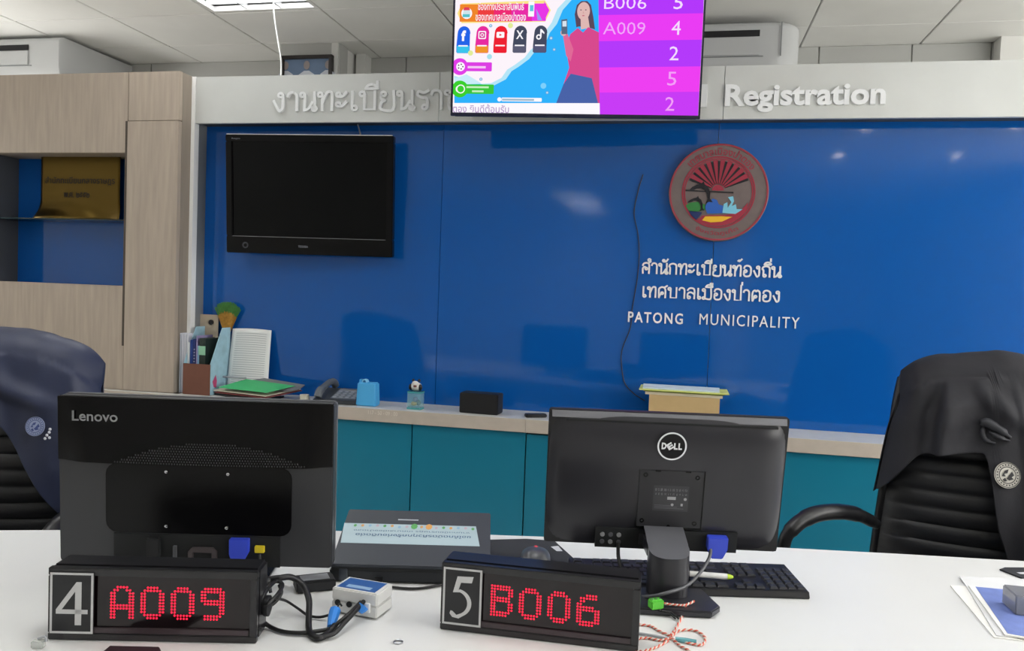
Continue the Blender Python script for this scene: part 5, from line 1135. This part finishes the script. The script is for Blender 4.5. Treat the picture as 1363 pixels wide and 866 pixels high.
# folders
def sheetpoly(name, label, cat, pix, dz, th, m):
    P = [at_y(x, y, Y) for x, y, Y in pix]; c = P[0].copy(); n = len(P)
    vs = [tuple(p-c+Vector((0, 0, k))) for k in (-th, 0) for p in P]
    o = MB().add(vs, [list(range(n-1, -1, -1)), list(range(n, 2*n))]+[(i, (i+1) % n, (i+1) % n+n, i+n) for i in range(n)]).build(name, m)
    o.location = c+Vector((0, 0, dz)); return tag(o, label, cat)
o = MB().slab([(0, 0), (.16, -.075), (.345, -.06), (.33, .05), (.06, .06)], 0, .008).build('folder', mat('folder_black', '#1b1b1d', .5), bevel=.001); o.location = (at_y(280, 527, 3.21).x, 3.215, Z0); tag(o, 'black folder flat on the worktop at the bottom of the pile beside the telephone', 'folder')
o = MB().box(0, .20, 0, .05, 0, .030).build('paper_pad', mat('pad_pale', '#a9bcc4', .7), bevel=.001); o.location = (at_y(290, 516, 3.22).x, 3.225, Z0+.0085); tag(o, 'thick pale paper pad that props up the green folder', 'paper')
sheetpoly('folder', 'dark red folder under the green one in the pile', 'folder', [(285, 521, 3.19), (345, 512, 3.28), (402, 519, 3.27), (352, 529, 3.14)], 0, .004, mat('folder_red', '#7c3a3a', .6))
sheetpoly('folder', 'cream folder directly under the green one in the pile', 'folder', [(284, 518.5, 3.19), (345, 508.5, 3.28), (400, 517, 3.27), (353, 526.5, 3.14)], 0, .004, mat('folder_cream', '#cfc8b4', .7))
sheetpoly('folder', 'grey folder sticking out to the right from under the green one', 'folder', [(322, 507, 3.255), (352, 502.5, 3.285), (406, 511.5, 3.27), (398, 517.5, 3.20), (380, 520, 3.19)], -.001, .003, mat('folder_grey', '#6f7073', .6))
sheetpoly('folder', 'bright green folder on top of the pile', 'folder', [(290, 515.5, 3.18), (328, 504.5, 3.25), (393, 513.5, 3.235), (355, 522.5, 3.13)], .0012, .0015, mat('folder_green', '#3fae6c', .55))
tag(MB().tube([at_y(297, 501, 3.235), at_y(327, 503, 3.235)], .005, 10).build('silver_pen', M_STEEL, smooth=50), 'silver pen lying behind the green folder', 'pen')
# small white tape, telephone, dispenser, glass jar, speaker, remote
tp_ = at_z(403, 533, CT_Z); t = thing('adhesive_tape', 'small pale tape roll left of the telephone', 'tape', (tp_.x+.018, 3.19, Z0))
MB().lathe([(.012, 0), (.02, 0), (.02, .03), (.012, .03), (.012, 0)], n=24, cap=False).build('roll', mat('tape_cream', '#c9c6b4', .5), t, smooth=50)
M_TEL = mat('telephone_grey', '#565b60', .5); M_TELD = mat('telephone_dark', '#3a3e42', .5)
ph0 = at_z(417, 534, CT_Z+.005); te = thing('telephone', 'dark grey desk telephone on the worktop beside the folders', 'telephone', (at_y(417, 534, 3.17).x, 3.165, Z0), math.radians(2))
PW = at_y(473, 534, 3.17).x-at_y(417, 534, 3.17).x
def telw(z): return z
mb = MB(); prof = [(0, .002), (0, .018), (.15, .052), (.16, .046), (.16, .002)]
mb.add([(x_, y, z) for x_ in (0, PW) for y, z in prof], [[0, 1, 2, 3, 4], [9, 8, 7, 6, 5]]+[(i, (i+1) % 5, (i+1) % 5+5, i+5) for i in range(5)]); mb.build('body', M_TELD, te, bevel=.002)
def tz(y): return .018+.034*y/.15
MB().add([(PW*.36, .02, tz(.02)+.0008), (PW*.95, .02, tz(.02)+.0008), (PW*.95, .145, tz(.145)+.0008), (PW*.36, .145, tz(.145)+.0008)], [(0, 1, 2, 3)]).build('face_plate', mat('telephone_plate', '#73787d', .45), te)
kk = None
for r in range(4):
    for c_ in range(4):
        if kk is None: kk = MB().box(-.0075, .0075, -.0055, .0055, 0, .0025).build('telephone_key', mat('telephone_key', '#9a9fa5', .45), te); o = kk
        else: o = kk.copy(); COL.objects.link(o)
        y = .035+r*.022; o.location = (PW*.44+c_*PW*.145, y, tz(y)+.001); o.rotation_euler = (math.atan(.034/.15), 0, 0)
MB().box(PW*.42, PW*.9, .132, .142, tz(.137)-.001, tz(.137)+.004).build('display', M_STEEL, te)
hs = [(.022, .0, .028), (.024, .012, .05), (.030, .05, .068), (.034, .10, .082), (.036, .14, .076), (.037, .158, .060)]
MB().tube(hs, [.017, .017, .0135, .0135, .017, .016], 14, smooth=5).build('handset', M_TEL, te, smooth=60)
bx0 = at_y(474, 540, 3.18).x; bx1 = at_y(500.5, 540, 3.18).x; bh = at_y(487, 509, 3.18).z-Z0; bw = bx1-bx0
di = thing('tape_dispenser', 'light blue plastic box shaped dispenser right of the telephone', 'dispenser', ((bx0+bx1)/2, 3.20, Z0))
M_SKY = mat('sky_blue_plastic', '#4fa9df', .4)
MB().add([(sx*bw/2*k, sy*.028*k, z) for k, z in ((1, 0), (.90, bh)) for sx, sy in ((-1, -1), (1, -1), (1, 1), (-1, 1))], [(3, 2, 1, 0), (4, 5, 6, 7), (0, 1, 5, 4), (1, 2, 6, 5), (2, 3, 7, 6), (3, 0, 4, 7)]).build('body', M_SKY, di, bevel=.005, seg=3, smooth=40)
MB().ring((-bw*.16, bh+.002), .007, .0115, -.012, .012, 24).build('top_loop', mat('sky_pale', '#8ccbe9', .4), di, smooth=40)
MB().box(-bw*.42, -bw*.30, -.012, .012, bh-.004, bh+.012).build('top_tab', M_SKY, di, bevel=.002)
jx = at_y(551, 541, 3.18); jz = at_y(551, 514, 3.18).z-Z0; jw = .031
ja = thing('glass_jar', 'small clear glass jar with a black and white figurine on its lid', 'jar', (jx.x, 3.20, Z0))
M_GL = mat('jar_glass', '#9fd0d2', .06, alpha=.35, spec=.8)
MB().add([(p[0], p[1], z) for z in (0, .075) for p in rrect(-jw, jw, -.026, .026, .008, 3)], [list(range(15, -1, -1)), list(range(16, 32))]+[(i, (i+1) % 16, (i+1) % 16+16, i+16) for i in range(16)]).build('glass_body', M_GL, ja, smooth=40)
for z in (.0005, .068): 
    MB().slab(rrect(-jw-.0012, jw+.0012, -.0272, .0272, .009, 3), z, z+.007).build('rim', mat('jar_rim', '#4f9c9f', .2, alpha=.85), ja, smooth=40)
tag(MB().ball((-.006, 0, .022), (.014, .012, .010)).ball((.012, .004, .025), (.010, .010, .012), m=1).ball((0, -.004, .040), (.012, .01, .012), m=2).build('filling', [mat('fill_gold', '#b08a3a', .6), mat('fill_dark', '#2c3244', .6), mat('fill_violet', '#5a5690', .6)], ja, smooth=60), None, None, kind='stuff')
MB().ball((0, 0, .094), (.026, .02, .019), 18).build('figurine_body', mat('fig_white', '#d4d2cc', .5), ja, smooth=60)
for s_ in (-1, 1):
    MB().ball((s_*.013, 0, .120), (.0062, .005, .0068), 12).build('figurine_ear', M_BLK, ja, smooth=60); MB().ball((s_*.021, -.008, .092), (.009, .009, .014), 12).build('figurine_arm', M_BLK, ja, smooth=60)
MB().ball((.0, -.012, .108), (.015, .012, .011), 14).build('figurine_head', mat('fig_white', '#d4d2cc', .5), ja, smooth=60)
MB().ball((.002, -.021, .098), (.008, .005, .005), 12).build('figurine_scarf', mat('fig_brown', '#6c4038', .6), ja, smooth=60)
s0 = at_y(610, 543, 3.17).x; s1 = at_y(662, 546, 3.17).x; sh_ = at_y(636, 524, 3.17).z-Z0
sp = thing('speaker', 'small black box speaker lying on the worktop below the blue glass', 'speaker', ((s0+s1)/2, 3.175, Z0), math.radians(-3)); w = (s1-s0)/2
MB().box(-w, w, .003, .085, 0.0, sh_).build('cabinet', M_BLKM, sp, bevel=.003); MB().box(-w+.003, w-.003, 0, .0028, .003, sh_-.003).build('grille', mat('grille_black', '#121214', .8, bump=.5, bscale=700), sp, bevel=.001)
r0 = at_z(700, 551, CT_Z+.008); rc = thing('remote_control', 'flat black remote control lying right of the small speaker', 'remote control', (at_y(713, 550, 3.2).x, 3.20, Z0), math.radians(25))
MB().add([(p[0], p[1], z) for z in (0, .014) for p in rrect(-.045, .045, -.02, .02, .01, 3)], [list(range(15, -1, -1)), list(range(16, 32))]+[(i, (i+1) % 16, (i+1) % 16+16, i+16) for i in range(16)]).build('shell', M_BLK, rc, bevel=.003, smooth=40)
for k in range(3): MB().lathe([(.004, .014), (.004, .0155)], (-.02+.018*k, 0, 0), 12).build('button', mat('btn_grey', '#6b6f75', .4), rc)
# kraft box with papers on top
k0 = at_y(863, 553, 3.165).x; k1 = at_y(957, 556, 3.165).x; kh = at_y(910, 527.5, 3.165).z-Z0
kb_ = thing('cardboard_box', 'open kraft cardboard box on the worktop behind the right monitor', 'box', ((k0+k1)/2, 3.165, Z0)); w = (k1-k0)/2; M_KR = mat('kraft_board', '#c4a878', .8, var=.04, vscale=20)
MB().box(-w, w, 0, .004, 0, kh).build('front_wall', M_KR, kb_); MB().box(-w, w, .146, .15, 0, kh).build('back_wall', M_KR, kb_)
for s_ in (-1, 1): MB().box(min(s_*w, s_*(w-.004)), max(s_*w, s_*(w-.004)), .0042, .1458, 0, kh).build('side_wall', M_KR, kb_)
MB().box(-w+.004, w-.004, .0042, .1458, 0, .003).build('base', M_KR, kb_)
zt_ = Z0+kh+.0005
o = MB().box(-w-.016, w+.010, -.002, .15, 0, .012).build('paper_ream', mat('cream_paper', '#d3c9ae', .8), bevel=.001); o.location = ((k0+k1)/2, 3.165, zt_); tag(o, 'cream paper bundle lying across the top of the kraft box', 'paper')
o = thing('folder', 'lime green folder above the cream papers on the kraft box', 'folder', ((k0+k1)/2, 3.165, zt_+.0125)); 
MB().box(-w-.040, w+.034, -.012, .15, .004, .009).build('cover', mat('folder_lime', '#d5dc7e', .55), o, bevel=.001); MB().box(-w-.022, w+.016, -.006, .15, 0, .0038).build('filler', mat('olive', '#7c8a34', .7), o)
o2 = MB().slab([(-w-.026, -.004), (w-.002, .0), (w+.004, .148), (-w-.03, .15)], 0, .004).build('loose_papers', mat('paper_sky', '#cfdde6', .8, var=.08, vscale=18)); o2.location = ((k0+k1)/2, 3.165, zt_+.022); tag(o2, 'loose printed sheets on the lime green folder', 'paper')
pc_ = at_z(1190, 581, CT_Z); o = MB().slab([(0, 0), (.12, -.03), (.14, .06), (-.018, .045)], 0, .0012).build('loose_paper', M_PAPER); o.location = (pc_.x-.0, pc_.y+.03, Z0); tag(o, 'white paper corner on the worktop beside the right chair', 'paper')

# ------------------------------------------------------------------ office chairs and the jackets on them
M_LEA = mat('black_leather', '#191a1e', .42, bump=.15, bscale=160); M_CHF = mat('chair_frame_black', '#131316', .35)
def wbk(z):      # half width of a backrest at height z
    t = (z-.50)/.66; return .270-.058*max(0, min(1, t*1.05))**1.3-.02*max(0, t-.85)*3-.02*max(0, .2-t)
def chair(label, loc, rz, arm_w=None, top=1.14):
    c = thing('office_chair', label, 'chair', loc, rz)
    def fr(u, v):
        z = .50+(top-.50)*v; s = 2*u-1; w = wbk(z); e = max(0, 1-abs(s)**6)**.5
        rib = abs(math.sin(z*math.pi/.045))**.45 if z < top-.14 else 1
        y = -.012-.030*e*(.62+.38*rib)-.045*s*s*0+.035*s*s-.05*math.sin((v-.15)*3.0)*.6+.05*v*v
        return (s*w, y+.03*v, z+(.0 if v < 1 else 0))
    g = MB().grid(fr, 34, 118); g.build('backrest_pad', M_LEA, c, smooth=70, fix=False)
    def bk_(u, v):
        x, y, z = fr(u, v); s = 2*u-1; e = max(0, 1-abs(s)**6)**.5; return (x, y+.012+.060*e+.03*e, z)
    g = MB().grid(bk_, 24, 24); g.build('backrest_shell', M_CHF, c, smooth=70, fix=False)
    for s in (-1, 1):
        P = [fr((1+s)/2, v) for v in [i/10 for i in range(11)]]; MB().tube([(p[0]+s*.004, p[1]+.012, p[2]) for p in P], .014, 10, smooth=3).build('backrest_side', M_CHF, c, smooth=60)
    P = [fr(u, 1) for u in [i/10 for i in range(11)]]; MB().tube([(p[0], p[1]+.03, p[2]-.002) for p in P], [.02]+[.042]*9+[.02], 12).build('backrest_top', M_LEA, c, smooth=60)
    MB().add([(x, y, z) for z in (.42, .50) for x, y in [(a, b-.24) for a, b in rrect(-.25, .25, -.25, .24, .06, 4)]], [list(range(19, -1, -1)), list(range(20, 40))]+[(i, (i+1) % 20, (i+1) % 20+20, i+20) for i in range(20)]).build('seat', M_LEA, c, bevel=.02, seg=3, smooth=50)
    for s in (-1, 1):
        if s == -1 and arm_w:
            Mi = (Matrix.Translation(Vector(loc)) @ Matrix.Rotation(rz, 4, 'Z')).inverted()
            MB().tube([Mi @ Vector(p) for p in arm_w], [.014, .017, .020, .021, .021, .019, .016, .014, .014], 12, smooth=6).build('armrest', M_CHF, c, smooth=60)
        else:
            MB().tube([(s*.27, -.0, .66), (s*.30, -.06, .68), (s*.315, -.16, .69), (s*.315, -.27, .67), (s*.30, -.33, .58), (s*.26, -.30, .47)], [.014, .018, .021, .021, .018, .014], 12, smooth=6).build('armrest', M_CHF, c, smooth=60)
    MB().lathe([(.028, .12), (.028, .30), (.018, .30), (.018, .42)], (0, -.24, 0), 16).build('gas_column', M_STEEL, c, smooth=40)
    for k in range(5):
        a = math.radians(72*k+18); d = Vector((math.cos(a), math.sin(a), 0)); q = Vector((0, -.24, 0))
        MB().tube([q+d*.03+Vector((0, 0, .125)), q+d*.29+Vector((0, 0, .085))], [.024, .016], 10).build('base_leg', M_CHF, c, smooth=50)
        MB().lathe([(.027, -.01), (.03, 0), (.027, .01)], (q.x+d.x*.29, q.y+d.y*.29, .032), 16, axis='X').build('caster', M_CHF, c, smooth=50)
    MB().box(-.04, .04, -.1, .09, .40, .42).box(-.03, .03, .062, .085, .4201, .62).build('back_support', M_CHF, c)
    return c
def draped(name, label, loc, rz, m, drop, back, top, halfw, folds, hem_flare=.0, inset=.0, seed=1, nu=90, nv=110):
    """cloth wrapped over a backrest: front hem -> top -> rear hem"""
    j = thing(name, label, 'jacket', loc, rz)
    def f(u, v):
        s = 2*u-1; L1 = drop(s); L2 = back; R = .062; arcL = math.pi*R; tot = L1+arcL+L2; d = v*tot
        tp = top(s)
        if d < L1: z = tp-R-(L1-d); y = -R*.95; side = (L1-d); k = 0
        elif d < L1+arcL: a = (d-L1)/R; z = tp-R+R*math.sin(a); y = -R*math.cos(a); side = 0; k = 1
        else: z = tp-R-(d-L1-arcL); y = R; side = (d-L1-arcL); k = 2
        w = halfw(s, side, k); x = s*w
        tuck = max(0, abs(s)-.80)/.20; y = y*(1-tuck**2)+(.01)*tuck**2
        yy = (z-.5)/.66
        lean = -.05*math.sin((yy-.15)*3.0)*.6+.05*yy*yy+.03*yy+.035*s*s*.6
        fo = folds(s, side, k, x, z)
        nz = noise.noise(Vector((x*9+seed, z*7, k*3)))*.010+noise.noise(Vector((x*22, z*15+seed, k)))*.0045
        return (x, y+lean+(-(fo+nz)-.010 if k == 0 else (fo*.2+nz if k == 2 else 0)), z+(nz*.9+.25*fo if k == 1 else 0))
    o = MB().grid(f, nu, nv).build('cloth', m, j, smooth=80, fix=False)
    md = o.modifiers.new('thick', 'SOLIDIFY'); md.thickness = .004; md.offset = 1
    ms_ = o.modifiers.new('sub', 'SUBSURF'); ms_.levels = 1; ms_.render_levels = 1
    return j, f
def fsurf(f, u, v, off): 
    p = Vector(f(u, v)); a = Vector(f(u+.004, v))-p; b = Vector(f(u, v+.004))-p; n = a.cross(b).normalized()
    if n.y > 0: n = -n
    return p+n*off
def badge(parent, f, u, v, r, m0, m1, nm='badge', off=.010, ex=1.):
    p = fsurf(f, u, v, off); q = fsurf(f, u+.01, v, off); t = fsurf(f, u, v+.01, off)
    ex_ = (q-p).normalized(); n = ex_.cross((t-p)).normalized(); ez = n.cross(ex_); 
    if n.y > 0: n = -n
    ez = Vector((0, 0, 1)); ez = (ez-n*ez.dot(n)).normalized(); ex_ = ez.cross(n); ex_ = ex_ if ex_.x > 0 else -ex_
    M = Matrix(((ex_.x*ex, n.x, ez.x, p.x), (ex_.y*ex, n.y, ez.y, p.y), (ex_.z*ex, n.z, ez.z, p.z), (0, 0, 0, 1)))
    mb = MB(); mb.M = M
    mb.add([(r*math.cos(a*math.pi/16), 0, r*math.sin(a*math.pi/16)) for a in range(32)]+[(r*math.cos(a*math.pi/16), .0018, r*math.sin(a*math.pi/16)) for a in range(32)], [list(range(32))]+[(a, (a+1) % 32, (a+1) % 32+32, a+32) for a in range(32)], 0)
    def rg(r0, r1, y, m): mb.add([(rr*math.cos(a*math.pi/16), y, rr*math.sin(a*math.pi/16)) for a in range(32) for rr in (r0, r1)], [(2*a, 2*a+1, (2*a+3) % 64, (2*a+2) % 64) for a in range(32)], m)
    sgn = .0022
    rg(r*.90, r*.95, sgn, 1); rg(r*.60, r*.66, sgn, 1)
    for k in range(22):
        a = k*2*math.pi/22; c_ = (r*.78*math.cos(a), r*.78*math.sin(a)); mb.add([(c_[0]-r*.05, sgn, c_[1]-r*.05), (c_[0]+r*.05, sgn, c_[1]-r*.05), (c_[0]+r*.05, sgn, c_[1]+r*.05), (c_[0]-r*.05, sgn, c_[1]+r*.05)], [(0, 1, 2, 3)], 1)
    for pts in ([(-.45, -.1), (-.2, .35), (.1, .45), (0, .15), (-.25, .1), (-.15, -.1)], [(.05, -.1), (.35, .3), (.5, .0), (.3, -.15), (.45, -.3), (.1, -.4), (-.1, -.25)], [(-.4, -.35), (-.2, -.2), (-.05, -.45), (-.25, -.5)]):
        mb.add([(a*r, sgn, b*r) for a, b in pts], [list(range(len(pts)))], 1)
    mb.build(nm, [m0, m1], parent, fix=False)

# right chair with the black jacket
RC = Vector((.83, 2.33, 0)); RR = math.radians(-9)
chair('black ribbed leather office chair behind the desk at the right', RC, RR, top=1.10,
      arm_w=[at_y(1166, 697, 2.32), at_y(1150, 688, 2.26), at_y(1130, 682, 2.20), at_y(1105, 681, 2.14), at_y(1080, 686, 2.10), at_y(1058, 700, 2.07), at_y(1044, 722, 2.06), at_y(1046, 760, 2.08), at_y(1090, 800, 2.14)])
M_JB = mat('black_jacket_cloth', '#1e1e24', .72, bump=.35, bscale=55, var=.1, vscale=12)
def sst(a, b, x): t = max(0, min(1, (x-a)/(b-a))); return t*t*(3-2*t)
def dropR(s): return .195+.075*(1-sst(-1, -.66, s))+.20*sst(-.12, .05, s)+.25*sst(.0, .35, s)
def foldR(s, d, k, x, z):
    r = 0
    if k == 0:
        e = min(1, d*14)
        r += .046*sst(-.58, -.53, s)*(1-.75*sst(-.53, -.1, s))*e          # front opening stands proud of the sleeve side
        r += -.012*math.exp(-((s+.66)/.07)**2)*e
        r += .012*math.sin(9*s+7*d)*min(1, d*5)+.012*math.exp(-((s-.18-.5*d)/.05)**2)*e
        r += .020*math.exp(-((d-.03-.16*(s+.25))/.028)**2)*sst(-.3, -.1, s)*(1-sst(.05, .35, s))
        r += .010*math.exp(-((s-.5+.3*d)/.06)**2)*e
    return r
jr, fR = draped('jacket', 'black jacket with a round badge draped over the right office chair', RC, RR, M_JB, dropR, .28,
    lambda s: 1.176+.012*math.cos(3*s)-.045*abs(s)**6-.012*sst(.0, 1, s), lambda s, d, k: .232+.062*min(1, d/.42)-.012*math.exp(-((d-.02)/.05)**2)+(.006 if k == 2 else 0), foldR, seed=3)
def locate(f, obj_loc, rz, px_, py_, vmax=.62):
    """surface parameters of the cloth point that stands at a given place in the room"""
    M = Matrix.Translation(obj_loc) @ Matrix.Rotation(rz, 4, 'Z'); best = (9e9, 0, 0)
    for it in range(2):
        rng = [(i/60, j/80*vmax) for i in range(61) for j in range(81)] if it == 0 else [(best[1]+(i-8)/500, best[2]+(j-8)/800) for i in range(17) for j in range(17)]
        for u, v in rng:
            p = M @ Vector(f(u, v)) - Vector((0, 0, CAM_Z)); d = p.dot(FW); x = 681.5+FPX*p.dot(RT)/d; y = 433-FPX*p.dot(UP)/d; e = (x-px_)**2+(y-py_)**2
            if e < best[0]: best = (e, u, v)
    return best[1], best[2]
u, v = locate(fR, RC, RR, 1338, 632)
badge(jr, fR, u, v, .033, mat('badge_cream', '#c2bfb6', .6), mat('badge_black', '#1a1a1e', .6))
def on_cloth(f, loc, rz, pts): return [fsurf(f, *locate(f, loc, rz, x, y), o) for x, y, o in pts]
M_STR = mat('strap_grey', '#303136', .55)
MB().tube(on_cloth(fR, RC, RR, [(1306, 566, .006), (1314, 562, .014), (1323, 566, .015), (1334, 574, .014), (1344, 582, .006)]), [.005, .012, .012, .010, .004], 10, smooth=4).build('strap_end', M_STR, jr, smooth=60)
MB().tube(on_cloth(fR, RC, RR, [(1308, 568, .008), (1308, 578, .010), (1313, 586, .010), (1324, 590, .008)]), [.004, .006, .006, .003], 8, smooth=4).build('strap_loop', M_STR, jr, smooth=60)
MB().tube(on_cloth(fR, RC, RR, [(1318, 575, .010), (1330, 582, .012), (1342, 586, .006)]), [.004, .007, .003], 8, smooth=4).build('strap_tail', M_STR, jr, smooth=60)

# left chair with the navy jacket
LC = Vector((-1.86, 1.86, 0)); LR = math.radians(14)
chair('black ribbed leather office chair at the left edge, partly behind the left monitor', LC, LR, top=1.04)
M_JN = mat('navy_jacket_cloth', '#252c45', .5, bump=.3, bscale=55, var=.1, vscale=10)
def dropL(s): return .125+.38*sst(-.1, 1.0, s)+.2*(1-sst(-1, -.5, s))
def foldL(s, d, k, x, z):
    r = 0
    if k == 0:
        r += .022*math.exp(-((d-.06-.05*math.sin(3*s))/.025)**2)*sst(-.2, .2, s)*(1-sst(.5, .8, s))
        r += .014*math.sin(7*s+9*d+1)*min(1, d*4)+.012*math.exp(-((s-.05-.6*d)/.07)**2)
        r += .02*math.exp(-((s+.2-.3*d)/.08)**2)*min(1, d*6)
    return r
jl, fL = draped('jacket', 'navy jacket with a pale round badge draped over the left office chair', LC, LR, M_JN, dropL, .42,
    lambda s: 1.150-.035*sst(.1, 1, s)-.06*abs(s)**6, lambda s, d, k: .285+.10*min(1, d/.55)*(1 if s > 0 else .3), foldL, seed=9)
u, v = locate(fL, LC, LR, 50, 567)
badge(jl, fL, u, v, .026, mat('badge_pale_blue', '#a9b4d0', .6), mat('badge_blue', '#3c4c84', .6))
u2, v2 = locate(fL, LC, LR, 64, 578)
f = MB()
for p in on_cloth(fL, LC, LR, [(68, 571, .005), (67, 575, .005), (64, 579, .005), (61, 583, .005), (67, 582, .005)]): f.ball(p, (.0042, .002, .0042), 8)
tag(f.build('embroidery', mat('thread_white', '#d4d8e0', .6), jl, smooth=60), None, None, kind='stuff')

# ------------------------------------------------------------------ groups of repeated things
GROUPS = {'ceiling_light': 'louvred fluorescent lights in the ceiling', 'downlight': 'round downlights behind the viewer', 'poster': 'notice sheets on the front wall',
          'base_cabinet': 'low teal cabinets along the glass partition', 'folder': 'folders lying on the worktop', 'book': 'books and notebooks in the magazine file', 'notebook': 'books and notebooks in the magazine file',
          'twisted_wire': 'red and white twisted wires by the monitor foot', 'office_chair': 'black office chairs behind the desk', 'jacket': 'jackets hung over the chairs',
          'monitor': 'monitors on the desk', 'number_display': 'LED number displays on the desk', 'air_conditioner': 'air conditioners above the partition', 'mouse_pad': 'mouse pads on the desk',
          'connector_lead': 'stub leads of the green connector'}
for o in list(SC.objects):
    if o.parent is None and o.name.split('.')[0] in GROUPS and 'label' in o: o['group'] = GROUPS[o.name.split('.')[0]]
